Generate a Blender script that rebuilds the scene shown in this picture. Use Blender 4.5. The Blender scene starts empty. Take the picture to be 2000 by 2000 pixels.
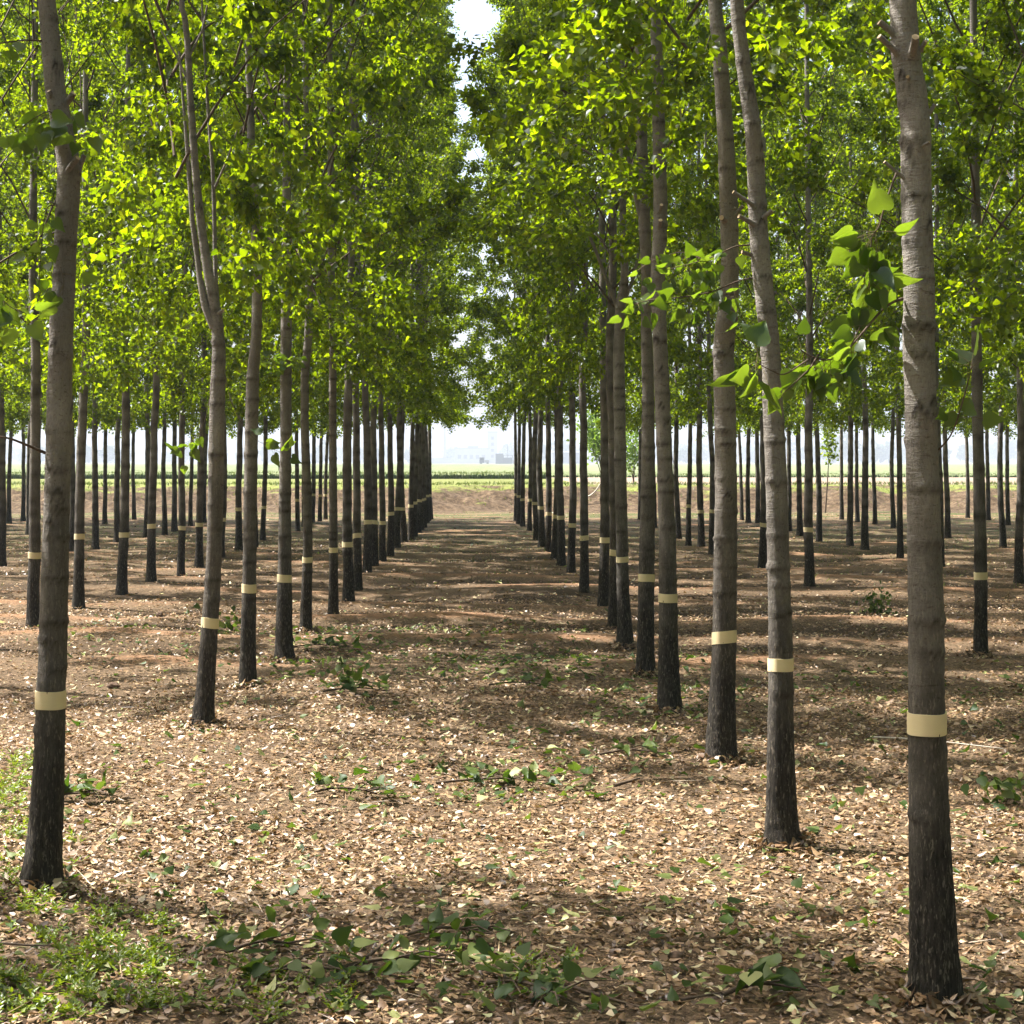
import bpy, math, random
import numpy as np
from mathutils import Vector, Matrix

random.seed(7)
RNG = np.random.default_rng(7)
SC = bpy.context.scene
COL = SC.collection
PI = math.pi

# ------------------------------------------------------------------ camera geometry
F, CX, HY, H = 3416.0, 949.3, 903.7, 1.7      # focal length / vanishing point in photograph pixels, eye height


def wp(x, y, Y):
    """A point seen at photograph pixel (x, y) that stands Y metres away along the rows."""
    return np.array([(x - CX) * Y / F, Y, H - (y - HY) * Y / F])


# ------------------------------------------------------------------ mesh builder
class MB:
    def __init__(self):
        self.v, self.loops, self.cnt, self.mi, self.n = [], [], [], [], 0

    def add(self, V, Fc, mat=0):
        V = np.asarray(V, dtype=np.float64).reshape(-1, 3)
        Fc = np.asarray(Fc, dtype=np.int64)
        self.v.append(V)
        self.loops.append((Fc + self.n).ravel())
        self.cnt.append(np.full(len(Fc), Fc.shape[1]))
        self.mi.append(np.full(len(Fc), mat))
        self.n += len(V)

    def mesh(self, name, mats, smooth=True):
        me = bpy.data.meshes.new(name)
        V = np.concatenate(self.v)
        L = np.concatenate(self.loops)
        C = np.concatenate(self.cnt)
        M = np.concatenate(self.mi)
        me.vertices.add(len(V))
        me.vertices.foreach_set('co', V.ravel())
        me.loops.add(len(L))
        me.loops.foreach_set('vertex_index', L.astype(np.int32))
        me.polygons.add(len(C))
        st = np.concatenate([[0], np.cumsum(C)[:-1]])
        me.polygons.foreach_set('loop_start', st.astype(np.int32))
        me.polygons.foreach_set('material_index', M.astype(np.int32))
        me.polygons.foreach_set('use_smooth', np.full(len(C), smooth))
        for m in mats:
            me.materials.append(m)
        me.update(calc_edges=True)
        me.validate()
        return me


def link(name, me, parent=None, loc=(0, 0, 0)):
    o = bpy.data.objects.new(name, me)
    COL.objects.link(o)
    o.location = loc
    if parent is not None:
        o.parent = parent
    return o


def tag(o, label=None, cat=None, group=None, kind=None):
    if label: o['label'] = label
    if cat: o['category'] = cat
    if group: o['group'] = group
    if kind: o['kind'] = kind
    return o


def empty(name, loc, label, cat, group=None):
    o = bpy.data.objects.new(name, None)
    o.empty_display_size = 0.2
    COL.objects.link(o)
    o.location = loc
    return tag(o, label, cat, group)


def norm(a):
    return a / np.maximum(np.linalg.norm(a, axis=-1, keepdims=True), 1e-9)


def add_tube(mb, P, R, sides=6, mat=0, cap=True, rough=0.0, rng=RNG, capmat=None):
    P = np.asarray(P, float)
    R = np.asarray(R, float)
    n = len(P)
    T = norm(np.gradient(P, axis=0))
    ref = np.array([0, 1, 0.0]) if abs(T[:, 2]).mean() > 0.6 else np.array([0, 0, 1.0])
    A = norm(np.cross(T, ref))
    B = np.cross(T, A)
    th = np.arange(sides) * 2 * PI / sides
    rr = R[:, None] * (1 + rough * rng.normal(0, 1, (n, sides)))
    V = P[:, None, :] + rr[..., None] * (np.cos(th)[None, :, None] * A[:, None, :] + np.sin(th)[None, :, None] * B[:, None, :])
    i = np.arange(n - 1)[:, None] * sides
    j = np.arange(sides)[None, :]
    k = (j + 1) % sides
    Fc = np.stack([i + j, i + k, i + sides + k, i + sides + j], -1).reshape(-1, 4)
    mb.add(V, Fc, mat)
    if cap:
        c = P[-1] + T[-1] * R[-1] * 0.15
        V2 = np.vstack([V[-1], c])
        F2 = np.array([[q, (q + 1) % sides, sides] for q in range(sides)])
        mb.add(V2, F2, mat if capmat is None else capmat)


# leaf templates: x across, y along, z out of plane -> 3-lobed deltoid poplar blade with a folded midrib
LEAF_LO = (np.array([[0, 0, 0], [.40, .10, .07], [.40, .42, .10], [0, 1.05, -.10], [-.40, .42, .10], [-.40, .10, .07], [0, .45, -.02]]),
           np.array([[0, 1, 6], [1, 2, 6], [2, 3, 6], [3, 4, 6], [4, 5, 6], [5, 0, 6]]))
_e = np.array([[.0, .02], [.18, -.05], [.36, .03], [.46, .20], [.43, .38], [.33, .55], [.20, .74], [.09, .92], [0, 1.10]])
_v = [[0, 0.02, 0]] + [[x, y, .16 * x - .12 * y * y + .025 * math.sin(9 * y)] for x, y in _e[1:-1]] + [[0, 1.1, -.17]] + \
     [[-x, y, .16 * x - .12 * y * y + .025 * math.cos(8 * y)] for x, y in _e[1:-1][::-1]] + \
     [[0, .25, -.02], [0, .5, -.05], [0, .75, -.09]]
_v = np.array(_v)
_f = []
for a, b, c in ((0, 1, 16), (1, 2, 16), (2, 3, 16), (3, 4, 17), (4, 5, 17), (5, 6, 18), (6, 7, 18), (7, 8, 18), (3, 17, 16), (5, 18, 17)):
    _f.append([a, b, c])
for a, b, c in ((0, 16, 15), (15, 16, 14), (14, 16, 13), (13, 17, 12), (12, 17, 11), (11, 18, 10), (10, 18, 9), (9, 18, 8), (13, 16, 17), (11, 17, 18)):
    _f.append([a, b, c])
LEAF_HI = (_v, np.array(_f))


def add_leaves(mb, pos, d, nrm, size, tpl, mat=0, wscale=None, curl=None):
    d = norm(d)
    s = norm(np.cross(d, nrm))
    nn = np.cross(s, d)
    T, Fc = tpl
    n = len(pos)
    if n == 0: return
    size = np.broadcast_to(np.asarray(size, float), (n,))
    w = np.ones(n) if wscale is None else wscale
    z = np.ones(n) if curl is None else curl
    V = pos[:, None, :] + size[:, None, None] * ((T[None, :, 0, None] * w[:, None, None]) * s[:, None, :] + T[None, :, 1, None] * d[:, None, :]
                                                + (T[None, :, 2, None] * z[:, None, None]) * nn[:, None, :])
    m = len(T)
    FF = (Fc[None] + (np.arange(n) * m)[:, None, None]).reshape(-1, Fc.shape[1])
    mb.add(V.reshape(-1, 3), FF, mat)


# ------------------------------------------------------------------ materials
def mat(name):
    m = bpy.data.materials.new(name)
    m.use_nodes = True
    nt = m.node_tree
    nt.nodes.clear()
    out = nt.nodes.new('ShaderNodeOutputMaterial')
    return m, nt, out


def N(nt, t, **kw):
    n = nt.nodes.new(t)
    for k, v in kw.items():
        if k == 'inp':
            for a, b in v.items(): n.inputs[a].default_value = b
        else:
            setattr(n, k, v)
    return n


def ramp(nt, fac, stops, interp='LINEAR'):
    r = nt.nodes.new('ShaderNodeValToRGB')
    r.color_ramp.interpolation = interp
    el = r.color_ramp.elements
    while len(el) < len(stops): el.new(0.5)
    for e, (p, c) in zip(el, stops):
        e.position = p
        e.color = (*c, 1) if len(c) == 3 else c
    nt.links.new(fac, r.inputs[0])
    return r.outputs[0]


def mixc(nt, fac, a, b, mode='MIX'):
    m = nt.nodes.new('ShaderNodeMix')
    m.data_type = 'RGBA'
    m.blend_type = mode
    for sock, v in ((m.inputs[0], fac), (m.inputs[6], a), (m.inputs[7], b)):
        if isinstance(v, (int, float)): sock.default_value = v
        elif isinstance(v, tuple): sock.default_value = (*v, 1)
        else: nt.links.new(v, sock)
    return m.outputs[2]


def noise(nt, vec, scale, detail=4, rough=0.6, dist=0.0):
    n = N(nt, 'ShaderNodeTexNoise', inp={'Scale': scale, 'Detail': detail, 'Roughness': rough, 'Distortion': dist})
    nt.links.new(vec, n.inputs['Vector'])
    return n.outputs['Fac']


def mapping(nt, vec, scale):
    m = N(nt, 'ShaderNodeMapping')
    m.inputs['Scale'].default_value = scale
    nt.links.new(vec, m.inputs['Vector'])
    return m.outputs[0]


def maprange(nt, v, a, b, c=0.0, d=1.0):
    m = N(nt, 'ShaderNodeMapRange', inp={'From Min': a, 'From Max': b, 'To Min': c, 'To Max': d})
    nt.links.new(v, m.inputs['Value'])
    return m.outputs[0]


def sep(nt, vec):
    s = nt.nodes.new('ShaderNodeSeparateXYZ')
    nt.links.new(vec, s.inputs[0])
    return s.outputs


def principled(nt, out, col, rough=0.8, bump=None, bstr=0.4, bdist=0.01, spec=0.3):
    p = nt.nodes.new('ShaderNodeBsdfPrincipled')
    if not isinstance(col, tuple): col = mixc(nt, 1.0, col, (ALB, ALB, ALB), 'MULTIPLY')
    if isinstance(col, tuple): p.inputs['Base Color'].default_value = (*col, 1)
    else: nt.links.new(col, p.inputs['Base Color'])
    p.inputs['Roughness'].default_value = rough
    p.inputs['Specular IOR Level'].default_value = spec
    if bump is not None:
        b = N(nt, 'ShaderNodeBump', inp={'Strength': bstr, 'Distance': bdist})
        nt.links.new(bump, b.inputs['Height'])
        nt.links.new(b.outputs[0], p.inputs['Normal'])
    nt.links.new(p.outputs[0], out.inputs[0])
    return p


ALB = .72


def leaf_mat(name, refl, trans, gloss=0.06, grough=0.38, tmix=0.55):
    """refl/trans: ramp stops over a per-leaf random value."""
    m, nt, out = mat(name)
    g = nt.nodes.new('ShaderNodeNewGeometry')
    rnd = g.outputs['Random Per Island']
    cr = ramp(nt, rnd, [(p_, tuple(ALB * q for q in c_)) for p_, c_ in refl])
    ct = ramp(nt, rnd, [(p_, tuple(ALB * q for q in c_)) for p_, c_ in trans])
    d = nt.nodes.new('ShaderNodeBsdfDiffuse'); nt.links.new(cr, d.inputs[0])
    t = nt.nodes.new('ShaderNodeBsdfTranslucent'); nt.links.new(ct, t.inputs[0])
    mx = nt.nodes.new('ShaderNodeMixShader'); mx.inputs[0].default_value = tmix
    nt.links.new(d.outputs[0], mx.inputs[1]); nt.links.new(t.outputs[0], mx.inputs[2])
    gl = N(nt, 'ShaderNodeBsdfGlossy', inp={'Roughness': grough, 'Color': (.9, .95, 1, 1)})
    m2 = nt.nodes.new('ShaderNodeMixShader'); m2.inputs[0].default_value = gloss
    nt.links.new(mx.outputs[0], m2.inputs[1]); nt.links.new(gl.outputs[0], m2.inputs[2])
    nt.links.new(m2.outputs[0], out.inputs[0])
    return m


M_LEAF = leaf_mat('poplar_leaf',
                  [(0, (.028, .055, .004)), (.5, (.050, .085, .006)), (1, (.085, .122, .008))],
                  [(0, (.17, .28, .002)), (.45, (.38, .54, .003)), (.85, (.52, .70, .005)), (1, (.60, .70, .015))], gloss=.02, tmix=.60)
M_SHOOT = leaf_mat('shoot_leaf',
                   [(0, (.040, .080, .010)), (.5, (.065, .115, .012)), (1, (.11, .16, .02))],
                   [(0, (.11, .20, .006)), (.5, (.20, .33, .010)), (1, (.30, .44, .025))], gloss=.04, tmix=.55)
M_FALLEN_GREEN = leaf_mat('wilted_green_leaf',
                          [(0, (.035, .070, .012)), (.5, (.085, .13, .025)), (.8, (.24, .28, .09)), (1, (.50, .50, .22))],
                          [(0, (.10, .20, .01)), (1, (.22, .33, .03))], gloss=.02, grough=.5, tmix=.35)
M_WEED = leaf_mat('weed_leaf',
                  [(0, (.12, .19, .015)), (1, (.24, .31, .03))], [(0, (.28, .42, .01)), (1, (.44, .55, .02))], gloss=.03, tmix=.4)
M_GRASS = leaf_mat('grass_blade',
                   [(0, (.08, .13, .02)), (.7, (.15, .20, .04)), (1, (.32, .28, .12))], [(0, (.14, .24, .015)), (1, (.26, .32, .04))], gloss=.03, tmix=.35)
M_LITTER = leaf_mat('dry_leaf',
                    [(0, (.10, .062, .038)), (.15, (.22, .130, .072)), (.5, (.35, .213, .112)), (.80, (.46, .30, .165)), (.94, (.64, .48, .29)), (.965, (.80, .70, .44)), (1, (.60, .62, .26))],
                    [(0, (.20, .10, .03)), (1, (.40, .26, .10))], gloss=.05, grough=.45, tmix=.15)
M_SHRUB = leaf_mat('pale_shrub_leaf', [(0, (.10, .19, .03)), (1, (.18, .28, .06))], [(0, (.26, .46, .03)), (1, (.40, .58, .06))], gloss=.03, tmix=.5)
M_FARLEAF = leaf_mat('far_tree_leaf', [(0, (.04, .07, .025)), (1, (.07, .11, .04))], [(0, (.06, .10, .02)), (1, (.10, .16, .03))], gloss=.0, tmix=.25)


def bark_mat():
    m, nt, out = mat('poplar_bark')
    tc = nt.nodes.new('ShaderNodeTexCoord').outputs['Object']
    oi = nt.nodes.new('ShaderNodeObjectInfo').outputs['Random']
    z = sep(nt, tc)[2]
    fiss = noise(nt, mapping(nt, tc, (85, 85, 15)), 1.0, 6, .72, .5)
    fine = noise(nt, mapping(nt, tc, (190, 190, 60)), 1.0, 4, .65)
    ring = noise(nt, mapping(nt, tc, (15, 15, 62)), 1.0, 4, .65, .5)
    spots = noise(nt, mapping(nt, tc, (70, 70, 110)), 1.0, 2, .5)
    broad = noise(nt, mapping(nt, tc, (9, 9, 3.0)), 1.0, 3, .6)
    up = ramp(nt, broad, [(.3, (.235, .215, .198)), (.55, (.34, .313, .292)), (.75, (.45, .42, .395))])
    up = mixc(nt, .45, up, ramp(nt, fine, [(.3, (.45, .42, .40)), (.6, (1.05, 1.04, 1.02))]), 'MULTIPLY')
    up = mixc(nt, 1.0, up, ramp(nt, ring, [(.62, (1, 1, 1)), (.69, (.66, .60, .55)), (.76, (.45, .39, .34))]), 'MULTIPLY')
    up = mixc(nt, .8, up, ramp(nt, spots, [(.62, (1, 1, 1)), (.70, (.55, .5, .46))]), 'MULTIPLY')
    lo = ramp(nt, fiss, [(.33, (.010, .009, .008)), (.47, (.035, .031, .027)), (.60, (.068, .060, .052)), (.74, (.14, .125, .108))])
    lo = mixc(nt, .5, lo, ramp(nt, fine, [(.3, (.4, .38, .36)), (.6, (1.1, 1.08, 1.05))]), 'MULTIPLY')
    flk = noise(nt, mapping(nt, tc, (120, 120, 26)), 1.0, 3, .6, .4)
    lo = mixc(nt, ramp(nt, flk, [(.56, (0, 0, 0)), (.68, (.85, .85, .85))]), lo, (.26, .225, .19))
    zz = N(nt, 'ShaderNodeMath', operation='ADD')
    nt.links.new(z, zz.inputs[0])
    b2 = maprange(nt, broad, .2, .8, -.35, .35)
    nt.links.new(b2, zz.inputs[1])
    f = maprange(nt, zz.outputs[0], .35, 2.0)
    col = mixc(nt, f, lo, up)
    sc_ = N(nt, 'ShaderNodeAttribute', attribute_name='scar')
    col = mixc(nt, sc_.outputs['Fac'], col, (.030, .022, .017))
    col = mixc(nt, maprange(nt, oi, 0, 1, 0, .5), col, (.75, .71, .67), 'MULTIPLY')
    hmix = mixc(nt, f, fiss, ring)
    h2 = mixc(nt, .35, hmix, fine)
    principled(nt, out, col, .85, h2, .9, .018, .2)
    return m


M_BARK = bark_mat()


def simple(name, c0, c1, scale, rough=.8, stretch=(1, 1, 1), bstr=.3, bdist=.004, spec=.3, coord='Object'):
    m, nt, out = mat(name)
    tc = nt.nodes.new('ShaderNodeTexCoord').outputs[coord]
    n = noise(nt, mapping(nt, tc, stretch), scale, 5, .6)
    principled(nt, out, ramp(nt, n, [(.3, c0), (.7, c1)]), rough, n, bstr, bdist, spec)
    return m


M_CUT = simple('cut_wood', (.50, .36, .22), (.66, .50, .33), 60)
M_TWIG = simple('twig_bark', (.07, .045, .03), (.17, .12, .085), 40)
M_GTWIG = simple('green_twig', (.16, .12, .05), (.26, .22, .10), 40)
M_PALE = simple('bleached_wood', (.55, .48, .40), (.72, .66, .58), 30)
M_BAND = simple('tan_paper', (.92, .76, .47), (.97, .83, .55), 9, .7, (1, 1, 3), .12, .002, .25)
M_CLOD = simple('soil_clod', (.09, .055, .04), (.20, .13, .09), 25, .95)
M_BRICK = simple('brick_red', (.26, .11, .075), (.38, .18, .12), 40, .9)


def ground_mat():
    m, nt, out = mat('forest_soil')
    pos = nt.nodes.new('ShaderNodeNewGeometry').outputs['Position']
    s = sep(nt, pos)
    n1 = noise(nt, pos, 42, 6, .72)
    n2 = noise(nt, pos, 2.2, 5, .6)
    n3 = noise(nt, mapping(nt, pos, (1, 1, 1)), 14, 4, .65)
    litter = ramp(nt, n1, [(.32, (.045, .032, .021)), (.48, (.17, .118, .074)), (.60, (.30, .21, .135)), (.74, (.52, .39, .26))])
    soil = ramp(nt, n1, [(.3, (.16, .090, .050)), (.5, (.33, .19, .11)), (.72, (.48, .31, .19))])
    # sun and shade stripes painted in: reddish soil on crests, darkened litter between
    tr_ = N(nt, 'ShaderNodeAttribute', attribute_name='shade_stripe')
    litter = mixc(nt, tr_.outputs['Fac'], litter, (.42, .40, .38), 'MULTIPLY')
    at = N(nt, 'ShaderNodeAttribute', attribute_name='sun_stripe')
    sun_stripe = N(nt, 'ShaderNodeMath', operation='ADD')
    nt.links.new(at.outputs['Fac'], sun_stripe.inputs[0])
    nt.links.new(maprange(nt, n3, .3, .7, -.35, .35), sun_stripe.inputs[1])
    cf = maprange(nt, sun_stripe.outputs[0], .45, .75)
    col = mixc(nt, cf, litter, soil)
    col = mixc(nt, .6, col, ramp(nt, n2, [(.3, (.66, .62, .6)), (.6, (1.05, 1.02, 1))]), 'MULTIPLY')
    gr = ramp(nt, n1, [(.3, (.05, .07, .018)), (.6, (.13, .16, .045)), (.8, (.24, .26, .09))])
    ga = N(nt, 'ShaderNodeAttribute', attribute_name='grassy')
    gsum = N(nt, 'ShaderNodeMath', operation='ADD')
    nt.links.new(ga.outputs['Fac'], gsum.inputs[0])
    nt.links.new(maprange(nt, n3, .35, .65, -.5, .5), gsum.inputs[1])
    col = mixc(nt, maprange(nt, gsum.outputs[0], .45, .7, 0, .85), col, gr)
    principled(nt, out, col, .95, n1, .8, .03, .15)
    return m


def bank_mat():
    m, nt, out = mat('eroded_earth')
    pos = nt.nodes.new('ShaderNodeNewGeometry').outputs['Position']
    z = sep(nt, pos)[2]
    n1 = noise(nt, pos, 6, 6, .7)
    n2 = noise(nt, mapping(nt, pos, (.6, 1, 2)), 1.2, 5, .65)
    soil = ramp(nt, n1, [(.30, (.03, .020, .012)), (.48, (.105, .072, .044)), (.70, (.24, .175, .11))])
    grass = ramp(nt, n1, [(.3, (.12, .15, .035)), (.6, (.25, .28, .075)), (.8, (.36, .36, .13))])
    zz = N(nt, 'ShaderNodeMath', operation='ADD')
    nt.links.new(z, zz.inputs[0]); nt.links.new(maprange(nt, n2, .3, .7, -.28, .28), zz.inputs[1])
    top = maprange(nt, zz.outputs[0], .70, .86)
    col = mixc(nt, top, soil, grass)
    col = mixc(nt, maprange(nt, n2, .60, .70, 0, .7), col, grass)
    principled(nt, out, col, .95, n1, .8, .06, .1)
    return m


def field_mat(name, c0, c1, c2, scale):
    m, nt, out = mat(name)
    pos = nt.nodes.new('ShaderNodeNewGeometry').outputs['Position']
    n1 = noise(nt, pos, scale, 6, .7)
    n2 = noise(nt, mapping(nt, pos, (.25, .03, 1)), 1.0, 3, .5)
    col = ramp(nt, n1, [(.3, c0), (.5, c1), (.75, c2)])
    col = mixc(nt, .5, col, ramp(nt, n2, [(.35, (.8, .85, .8)), (.65, (1.1, 1.05, 1))]), 'MULTIPLY')
    principled(nt, out, col, .95, n1, .6, .05, .1)
    return m


M_GROUND, M_BANK = ground_mat(), bank_mat()
M_VERGE = field_mat('verge_grass', (.11, .13, .035), (.19, .21, .065), (.28, .28, .11), 3)
M_SOILSTRIP = field_mat('pale_soil', (.22, .16, .12), (.32, .245, .19), (.40, .32, .25), 3)
M_CROP = field_mat('young_crop', (.13, .16, .075), (.20, .235, .115), (.29, .31, .17), 2.5)


# ------------------------------------------------------------------ ground height
_rw = np.random.default_rng(3)
_ws = [(_rw.uniform(0, 2 * PI), _rw.uniform(.7, 5.0), _rw.uniform(0, 2 * PI)) for _ in range(14)]


def ridge(x, y):
    wob = .26 * np.sin(x * .9 + y * .93) + .16 * np.sin(x * 2.3 + 1.7 + y * 1.4) + .30 * np.sin(x * .31 + y * .7)
    gap = .86 + .14 * np.sin(x * .83 + 2.1 * y) * np.sin(x * .47 - 1.3 * y + 1)
    return (.5 + .5 * np.cos(2 * PI * (y - 1.6 + wob) / 2.18)) * gap


def gh(x, y):
    x = np.asarray(x, float); y = np.asarray(y, float)
    z = np.zeros(np.broadcast(x, y).shape)
    for a, k, p in _ws:
        z = z + .010 / math.sqrt(k) * np.sin(k * (x * math.cos(a) + y * math.sin(a)) + p)
    amp = np.clip((y - 9) / 6, 0, 1) * np.clip((56 - y) / 4, 0, 1) * np.clip((30 - abs(x)) / 8, 0, 1)
    z = z + amp * .06 * (ridge(x, y) ** 2 - .4)
    edge = 60 + .5 * np.sin(x * .5) + .35 * np.sin(x * 1.3 + 1)
    t = np.clip((y - edge) / 4.6, 0, 1)
    t = t * t * (3 - 2 * t)
    flat = np.clip((64 - y) / 3, 0, 1)
    rough = .16 * np.sin(x * 2.1 + y * 1.7) * np.sin(x * .83 - y * 2.9 + 2) + .05 * np.sin(5.1 * x + 3 * y)
    return z * flat + .87 * t + rough * (4 * t * (1 - t))


def grid(xs, ys, hf):
    X, Y = np.meshgrid(xs, ys)
    V = np.stack([X, Y, hf(X, Y)], -1).reshape(-1, 3)
    nx, ny = len(xs), len(ys)
    i = np.arange(ny - 1)[:, None] * nx
    j = np.arange(nx - 1)[None, :]
    Fc = np.stack([i + j, i + j + 1, i + nx + j + 1, i + nx + j], -1).reshape(-1, 4)
    return V, Fc


XS = np.concatenate([[-1500, -500, -150, -60, -35], np.arange(-24, 24.01, .14), [35, 60, 150, 500, 1500]])
YS0 = np.concatenate([[-60, -20, -5, 1], np.arange(3, 59.01, .12), [59.2]])
mb = MB(); V, Fc = grid(XS, YS0, gh); mb.add(V, Fc)
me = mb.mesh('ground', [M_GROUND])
amp = np.clip((V[:, 1] - 9) / 7, 0, 1)
cr = me.attributes.new('sun_stripe', 'FLOAT', 'POINT')
cr.data.foreach_set('value', (ridge(V[:, 0], V[:, 1]) ** 3 * amp).astype(np.float32))
tg = me.attributes.new('shade_stripe', 'FLOAT', 'POINT')
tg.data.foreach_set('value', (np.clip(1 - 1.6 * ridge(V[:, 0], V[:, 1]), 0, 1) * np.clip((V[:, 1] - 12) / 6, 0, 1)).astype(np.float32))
gy = me.attributes.new('grassy', 'FLOAT', 'POINT')
g = np.clip((V[:, 1] - 24) / 14, 0, 1) * .55 + .30 * np.clip((V[:, 1] - 52) / 4, 0, 1)
g = g * (1 - .6 * ridge(V[:, 0], V[:, 1]))
g = np.maximum(g, .20 * np.clip((7.2 - V[:, 1]) / 1.2, 0, 1) * np.clip((-.9 - V[:, 0]) / .6, 0, 1))
gy.data.foreach_set('value', g.astype(np.float32))
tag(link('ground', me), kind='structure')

XB = np.concatenate([[-1500, -500, -150, -60], np.arange(-40, 40.01, .25), [60, 150, 500, 1500]])
mb = MB(); V, Fc = grid(XB, np.concatenate([[59.2], np.arange(59.4, 66.6, .2)]), gh); mb.add(V, Fc)
tag(link('earth_bank', mb.mesh('earth_bank', [M_BANK])), kind='structure')
yb = float(V[-1, 1])
fx = np.concatenate([[-1500, -500, -200, -60, -20], np.arange(-10, 3.6, .5), [3.6, 5, 10, 30, 80, 200, 500, 1500]])
mb = MB(); V, Fc = grid(fx, np.array([yb, 70, 75, 80, 90, 100, 130, 200, 400, 900, 1500, 3000]), lambda x, y: .87 + 0 * x)
cxs = V[Fc].mean(1)[:, 0]
mb.add(V, Fc)
me = mb.mesh('field', [M_VERGE, M_SOILSTRIP], False)
me.polygons.foreach_set('material_index', (cxs > 3.6).astype(np.int32))
tag(link('field', me), kind='structure')


# standing crop: a low bumpy sheet with a ragged front, plus leaf tufts along the edge
def crop(name, x0, x1, yf, h, label):
    mb = MB()
    xs = np.concatenate([np.linspace(x0, -60, 6)[:-1] if x0 < -60 else [], np.arange(max(x0, -60), min(x1, 60) + .01, .5), np.linspace(60, x1, 6)[1:] if x1 > 60 else []])
    ys = np.concatenate([[yf - .25, yf - .1, yf + .1], np.arange(yf + .6, yf + 40, .8), np.geomspace(yf + 41, 1300, 24)])
    rng = np.random.default_rng(int(yf))
    V, Fc = grid(xs, ys, lambda x, y: .87 + h * np.clip((y - yf + .25) / .3, 0, 1))
    V[:, 2] += rng.normal(0, .035, len(V)) * (V[:, 2] > .9)
    V[:, 1] += rng.normal(0, .05, len(V))
    V[:, 2] -= .02
    mb.add(V, Fc)
    n = 9000
    px = rng.uniform(max(x0, -45), min(x1, 45), n)
    py = yf - .15 + rng.exponential(5, n)
    pos = np.stack([px, py, np.full(n, .87) + h * .3], -1)
    d = np.stack([rng.normal(0, .35, n), rng.normal(0, .35, n), np.ones(n)], -1)
    nr = rng.normal(0, 1, (n, 3))
    add_leaves(mb, pos, d, nr, rng.uniform(.7, 1.15, n) * h, LEAF_LO, 1, np.full(n, .35))
    n = 9000 if h > .2 else 2500
    px = rng.uniform(max(x0, -45), min(x1, 45), n)
    pos = np.stack([px, yf - .3 - rng.uniform(0, .25, n), np.full(n, .87)], -1)
    add_leaves(mb, pos, np.stack([rng.normal(0, .25, n), rng.normal(0, .2, n), np.ones(n)], -1), rng.normal(0, 1, (n, 3)), rng.uniform(.5, 1.0, n) * h, LEAF_LO, 2, np.full(n, .45))  # darker leaf colour paints the shadow among stems at the crop's front
    tag(link(name, mb.mesh(name, [M_CROP, M_GRASS, M_FARLEAF], False)), label, 'crop', kind='stuff')


crop('crop_rows', -700, 3.2, 90, .27, 'pale green crop standing in the flat field past the earth bank')
crop('crop_rows', 3.4, 700, 99, .16, 'low fresh green crop in the field past the strip of bare soil')

# ------------------------------------------------------------------ trunks
_tr = np.random.default_rng(11)


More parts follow.
